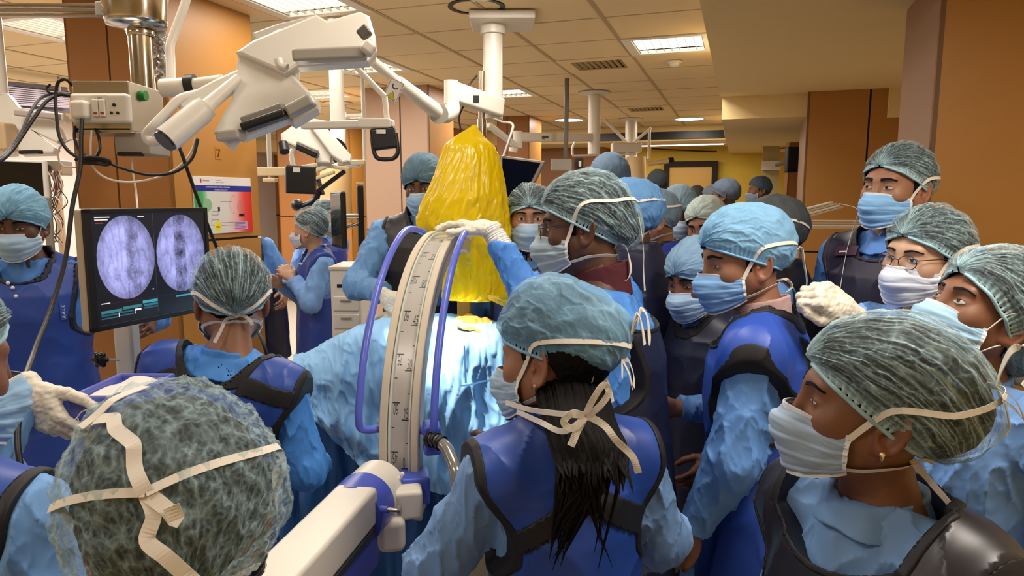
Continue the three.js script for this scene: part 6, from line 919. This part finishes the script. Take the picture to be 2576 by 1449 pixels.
// poster and the number on the near pillar
{
  const tex = canvasTex(768, 528, (g, w, h) => {
    g.fillStyle = '#e9e4e2'; g.fillRect(0, 0, w, h); const gr = g.createLinearGradient(0, 0, w, 0); gr.addColorStop(0, '#2f9a4c'); gr.addColorStop(0.13, '#4fae66'); gr.addColorStop(0.22, '#d8dcd4'); gr.addColorStop(0.55, '#dcd6d2'); gr.addColorStop(0.72, '#e8a8a4'); gr.addColorStop(0.86, '#e04a40'); gr.addColorStop(1, '#d92c24'); g.fillStyle = gr; g.fillRect(0, 130, w, h - 130);
    g.fillStyle = '#2c3192'; g.fillRect(0, 78, w, 56); g.fillStyle = '#e8e8f4'; g.font = 'bold 18px sans-serif'; g.fillText('FLOW OF PATIENT CARE IN THE UNIT', 150, 100); g.font = '16px sans-serif'; g.fillText('Emergency medical unit', 260, 124); g.fillStyle = '#333'; g.font = 'bold 22px sans-serif'; g.fillText('Roblinn', 115, 42); g.font = '14px sans-serif'; g.fillText('Foundation', 280, 34); g.fillText('Medical Training', 280, 54); g.fillStyle = '#c03038'; g.fillRect(82, 20, 18, 36);
    g.strokeStyle = '#2a2a2a'; g.lineWidth = 3; for (const [x, y, a, b] of [[210, 320, 80, 34], [200, 400, 90, 50], [320, 430, 200, 26], [560, 350, 96, 34], [600, 440, 80, 40], [330, 230, 160, 0]]) g.strokeRect(x, y, a, b); g.fillStyle = '#8fbf96'; g.beginPath(); g.ellipse(160, 260, 56, 60, 0, 0, 7); g.fill(); g.strokeStyle = '#555'; g.lineWidth = 2; g.beginPath(); g.arc(540, 260, 90, 1.4, 4.6); g.stroke(); g.fillStyle = '#bf6f70'; g.beginPath(); g.ellipse(610, 280, 60, 70, 0.3, 0, 7); g.globalAlpha = 0.35; g.fill(); g.globalAlpha = 1; g.fillStyle = '#1d1d1d'; g.fillRect(575, 350, 74, 26); g.fillRect(290, 280, 26, 40); g.fillStyle = '#f2e21c'; g.beginPath(); g.arc(280, 462, 46, 0, 7); g.fill(); g.fillStyle = '#c9a2d0'; g.fillRect(500, 420, 190, 80); g.fillStyle = '#444'; for (let k = 0; k < 5; k++) g.fillRect(515, 432 + k * 14, 160 - (k % 3) * 20, 4); for (let k = 0; k < 3; k++) g.fillRect(255, 448 + k * 12, 50, 4);
  });
  const t = thing('poster', 'white poster with green and red sides and a blue title bar on the orange pillar', 'poster', null, uv2w(-2.94, 1.583, 3.32)); t.rotation.y = -TURN; mesh('board', box(0.008, 0.334, 0.48, 0, 0, 0, 0.002), M.white, t); mesh('print', new THREE.PlaneGeometry(0.474, 0.33).rotateY(Math.PI / 2).translate(0.0055, 0, 0), new THREE.MeshStandardMaterial({ map: tex, roughness: 0.35 }), t);
  const n7 = canvasTex(64, 96, g => { g.fillStyle = '#b87a2e'; g.fillRect(0, 0, 64, 96); g.fillStyle = '#4a2c10'; g.font = 'bold 84px sans-serif'; g.fillText('7', 10, 80); }), q = thing('bay_number', 'brown number 7 on the orange side of the near pillar', 'number', null, uv2w(-2.9435, 1.89, 3.3)); q.rotation.y = -TURN; mesh('digit', new THREE.PlaneGeometry(0.05, 0.075).rotateY(Math.PI / 2), new THREE.MeshStandardMaterial({ map: n7, roughness: 0.42 }), q);
}
// the white bay at the left
{
  const c = at(70, 320, 3.6), t = thing('surgical_lamp', 'bright white surgical lamp head in the left bay behind the loose black cables', 'surgical lamp', null, c), n = V(0.1, 0.25, 0.96), l = (x, y, d) => A3(t, x, y, d);
  plate([[-40, 240], [10, 235], [40, 272], [152, 288], [152, 296], [60, 296], [20, 330], [24, 380], [-40, 385]], c, n, 0.07, M.white, 'head_plate', t, 0.01); plate([[30, 296], [120, 298], [140, 320], [150, 345], [140, 352], [72, 322], [132, 372], [128, 380], [52, 382], [20, 340]], c.clone().add(V(0, 0, 0.03)), n, 0.06, M.white, 'side_wing', t, 0.01);
  mesh('handle_pad', beam(l(54, 384, 3.5), l(102, 382, 3.5), 0.05, 0.02, 0.006), M.dark, t); mesh('wing_edge', beam(l(40, 284, 3.52), l(150, 294, 3.55), 0.05, 0.03, 0.008), std(0xb3a8a2, 0.4), t); const a = l(5, 240, 3.65); mesh('drop_rod', rod(a, V(a.x, CEIL - c.y, a.z), 0.03), PW, t); mesh('cream_block', box(0.09, 0.14, 0.1, l(8, 345, 3.5).x, l(8, 345, 3.5).y, l(8, 345, 3.5).z, 0.015), std(0xc7ab86, 0.5), t);
}
{
  const t = thing('wall_louvre', 'long pale louvred air grille along the white wall at the left', 'air grille', null, at(50, 238, 6.2)), l = (x, y, d) => A3(t, x, y, d); for (let k = 0; k < 10; k++) mesh('slat', beam(l(-60, 204 + k * 6, 5.9), l(172, 232 + k * 4.2, 6.6), 0.03, 0.012, 0.002), k ? std(0xb9b2c4, 0.5) : M.dark, t); mesh('backing', beam(l(-60, 232, 6.0), l(172, 252, 6.7), 0.02, 0.24, 0.004), std(0x6d6878, 0.6), t); const a = l(-20, 204, 6.0), b = l(150, 230, 6.5); mesh('hanger', merge([rod(a, V(a.x, CEIL - t.position.y, a.z), 0.01), rod(b, V(b.x, CEIL - t.position.y, b.z), 0.01)]), PG, t);
}
panelThing('monitor', 'white framed dark screen behind the man in the crumpled tie cap', 'monitor', [48, 450], 3.3, 0.24, 0.19, 0.04, 0.3, -0.02, M.white, SCREEN, t => { mesh('arm', rod(V(0, 0, -0.02), V(0.02, 0.02, -0.3), 0.02), PG, t); mesh('post', rod(V(0.02, 0.02, -0.3), V(0.02, -t.position.y, -0.3), 0.02), PG, t); });
{
  const t = thing('wall_unit', 'grey wall unit with a tangle of dark wires in the left bay', 'equipment', null, at(140, 430, 4.6)), l = (x, y, d) => A3(t, x, y, d); mesh('case', box(0.16, 0.1, 0.12, 0, 0.02, 0, 0.01), PG, t); mesh('dial', rod(l(120, 422, 4.5), l(120, 422, 4.55), 0.02), M.dark, t); const r = rng(9); for (let k = 0; k < 12; k++) { const x0 = 112 + r() * 45, pts = [[x0, 430], [x0 + (r() - 0.5) * 40, 470], [x0 + (r() - 0.5) * 50, 510], [112 + r() * 50, 560], [115 + r() * 45, 610]]; mesh('wire', tube(pts.map(q => l(q[0], q[1], 4.45 + 0.1 * r())), 0.0035, 30, 5), k % 3 ? std(0x4a3a3e, 0.5) : M.white, t); } mesh('post', rod(l(140, 430, 4.62), V(0, -t.position.y, -0.02), 0.025), PW, t);
}
// cables hanging from the pendant
function cable(label, pts, r, mat) { const p0 = at(...pts[Math.floor(pts.length / 2)]), t = thing('cable', label, 'cable', null, p0); mesh('cord', tube(pts.map(p => at(...p).sub(p0)), r, pts.length * 10, 8), mat, t); return t; }
const CB = std(0x100e10, 0.45), CW = std(0xe6ddcf, 0.5);
cable('thick black cable hanging from the plug down past the blue aproned man to the tray', [[206, 300, 2.05], [204, 345, 2.03], [202, 420, 2.0], [182, 520, 1.95], [165, 650, 1.9], [130, 770, 1.8], [88, 880, 1.65], [56, 990, 1.4], [44, 1100, 1.33], [52, 1180, 1.3], [58, 1240, 1.3]], 0.0062, CB);
cable('black cable running from the lamp grip down behind the x-ray monitor and the capped woman', [[448, 360, 2.1], [462, 400, 2.1], [490, 480, 2.12], [520, 560, 2.15], [545, 622, 2.2], [590, 720, 2.25], [640, 815, 2.25], [664, 868, 2.2], [680, 930, 2.2]], 0.0058, CB);
cable('black cable looping left of the socket box and sagging under it to the lamp', [[182, 215, 2.12], [166, 200, 2.1], [148, 205, 2.1], [140, 235, 2.1], [142, 290, 2.08], [152, 350, 2.06], [178, 385, 2.05], [215, 402, 2.05], [258, 405, 2.05], [310, 424, 2.05], [380, 440, 2.05], [440, 432, 2.07], [482, 400, 2.1], [498, 350, 2.12]], 0.005, CB);
cable('short black cable loop bundled right below the socket box', [[188, 318, 2.1], [188, 350, 2.08], [205, 385, 2.06], [235, 398, 2.06], [250, 380, 2.06], [248, 345, 2.08], [240, 325, 2.1]], 0.0045, CB);
cable('small black loop at the cable bundle, tied in the middle', [[190, 402, 2.045], [215, 396, 2.04], [250, 398, 2.04], [275, 404, 2.04], [272, 414, 2.045], [245, 412, 2.04], [210, 410, 2.04]], 0.005, CB);
cable('white cable swinging in a wide curve below the socket box', [[230, 328, 2.09], [228, 370, 2.07], [232, 415, 2.06], [262, 445, 2.06], [320, 458, 2.06], [400, 445, 2.08], [455, 415, 2.1], [485, 372, 2.12], [492, 345, 2.12]], 0.0032, CW);
cable('white cable looping out left over the pillar edge', [[205, 352, 2.08], [175, 352, 2.08], [150, 372, 2.08], [146, 395, 2.08], [160, 418, 2.08], [190, 421, 2.08]], 0.003, CW);
cable('white cable dropping straight down to the x-ray monitor', [[332, 395, 2.14], [334, 430, 2.14], [342, 480, 2.12], [346, 525, 2.05]], 0.003, CW);
cable('black cable arching from the pendant out to the left picture edge', [[180, 242, 2.12], [150, 238, 2.11], [120, 252, 2.08], [90, 290, 2.04], [60, 335, 2.0], [30, 378, 1.95], [0, 405, 1.9], [-40, 425, 1.88]], 0.0055, CB);
cable('grey cable arching beside the black one to the left picture edge', [[178, 236, 2.14], [140, 234, 2.12], [105, 245, 2.1], [78, 280, 2.06], [55, 330, 2.02], [28, 372, 1.98], [-2, 398, 1.92], [-40, 415, 1.9]], 0.0045, std(0x5c5a5c, 0.5));
cable('short hooked black wire end above the arching cables', [[140, 236, 2.12], [122, 232, 2.1], [118, 222, 2.1], [126, 212, 2.1]], 0.0035, CB);

// ---------- small marks on the aprons ----------
// where a pixel's line of sight meets a person's apron, in that person's own frame
function hit(P, px, py, off) {
  const inv = new THREE.Matrix4().makeRotationY(-P.yaw), a = V(0, EYE, 0).sub(P.root.position).applyMatrix4(inv), b = at(px, py, 3).sub(P.root.position).applyMatrix4(inv), d = b.sub(a).normalize();
  let t = 0.3; const F = p => { P.unbend(p.x, p.y, p.z); return P.torso(off, -0.6); }, p = V(0, 0, 0);
  for (let i = 0; i < 200; i++) { p.copy(a).addScaledVector(d, t); const e = F(p); if (e < 5e-4) break; t += Math.min(0.05, e * 0.7); if (t > 9) return null; }
  const e = 0.002, n = V(F(V(p.x + e, p.y, p.z)) - F(V(p.x - e, p.y, p.z)), F(V(p.x, p.y + e, p.z)) - F(V(p.x, p.y - e, p.z)), F(V(p.x, p.y, p.z + e)) - F(V(p.x, p.y, p.z - e))).normalize();
  return { p, n };
}
function stick(P, px, py, w, h, mat, name, off = 0.034, roll = 0, dep = 0.003) {
  const q = hit(P, px, py, off); if (!q) return; const y = V(0, 1, 0).addScaledVector(q.n, -q.n.y).normalize(), x = y.clone().cross(q.n), g = dep ? box(w, h, dep, 0, 0, 0, 0.001) : new THREE.PlaneGeometry(w, h); g.rotateZ(roll);
  return mesh(name, g.applyMatrix4(new THREE.Matrix4().makeBasis(x, y, q.n).setPosition(q.p.clone().addScaledVector(q.n, 0.0035))), mat, P.root);
}
{
  const B = PEOPLE.B, btn = std(0xe8e8ea, 0.3);
  for (const [x, y] of [[20, 712], [32, 724], [40, 745]]) { const q = hit(B, x, y, 0.036); if (q) mesh('snap_button', new THREE.SphereGeometry(0.007, 12, 10).translate(q.p.x, q.p.y, q.p.z), btn, B.root); }
  const wt = canvasTex(192, 64, g => { g.fillStyle = '#2a4aa2'; g.fillRect(0, 0, 192, 64); g.fillStyle = '#e8ecf4'; g.font = 'italic 46px sans-serif'; g.fillText('A.A.L.C', 14, 50); });
  stick(B, 158, 782, 0.07, 0.022, new THREE.MeshStandardMaterial({ map: wt, roughness: 0.45 }), 'hand_lettering', 0.034, Math.PI / 2, 0);
  const Mm = PEOPLE.M; stick(Mm, 962, 526, 0.12, 0.032, std(0x3a2028, 0.6), 'name_strip', 0.034, 0.06); stick(Mm, 956, 526, 0.03, 0.007, std(0xd8d4d4, 0.6), 'name_label', 0.038, 0.06);
  const J = PEOPLE.J; stick(J, 2130, 632, 0.1, 0.035, std(0x3a1f38, 0.6), 'name_strip', 0.034, 0.1); stick(J, 2122, 634, 0.03, 0.006, std(0xcfc8cf, 0.6), 'name_label', 0.038, 0.1);
  const I = PEOPLE.I; stick(I, 2050, 1160, 0.02, 0.01, std(0xe8dcd8, 0.6), 'name_label', 0.043, 0.2);
  const red = std(0xc02a24, 0.6); stick(PEOPLE.H, 1770, 888, 0.05, 0.016, red, 'red_trim', 0.034, 0.5);
}

// the lower mask tie knotted over the long hair
{
  const F = PEOPLE.F, inv = new THREE.Matrix4().makeRotationY(-F.yaw), fr = V(0, 0, 1).applyMatrix4(inv);
  const band = (pts, w) => { const c = new THREE.CatmullRomCurve3(pts.map(p => at(...p).sub(F.root.position).applyMatrix4(inv)), false, 'centripetal').getPoints(pts.length * 6); mesh('tie_end', ribbon(c, c.map((_, i) => fr.clone().add(V(0.25 * Math.sin(i * 0.5), 0.15, 0.2 * Math.cos(i * 0.4))).normalize()), w, 0.001), TIE, F.root); };
  band([[1272, 1012, 1.3], [1330, 1030, 1.235], [1400, 1040, 1.155], [1470, 1046, 1.115]], 0.01);
  band([[1300, 1035, 1.27], [1360, 1062, 1.18], [1420, 1085, 1.125], [1470, 1052, 1.11]], 0.01);
  band([[1472, 1046, 1.108], [1452, 1085, 1.1], [1436, 1122, 1.095]], 0.013);
  band([[1472, 1046, 1.108], [1492, 1005, 1.1], [1520, 968, 1.1], [1532, 985, 1.1], [1512, 1018, 1.1], [1480, 1046, 1.106]], 0.011);
  band([[1478, 1046, 1.108], [1520, 1070, 1.1], [1552, 1110, 1.095], [1592, 1150, 1.1], [1606, 1190, 1.1]], 0.012);
  band([[1470, 1046, 1.104], [1440, 1040, 1.1], [1418, 1062, 1.1], [1440, 1078, 1.098], [1472, 1050, 1.104]], 0.012);
}

finish();
renderer.render(scene, camera);
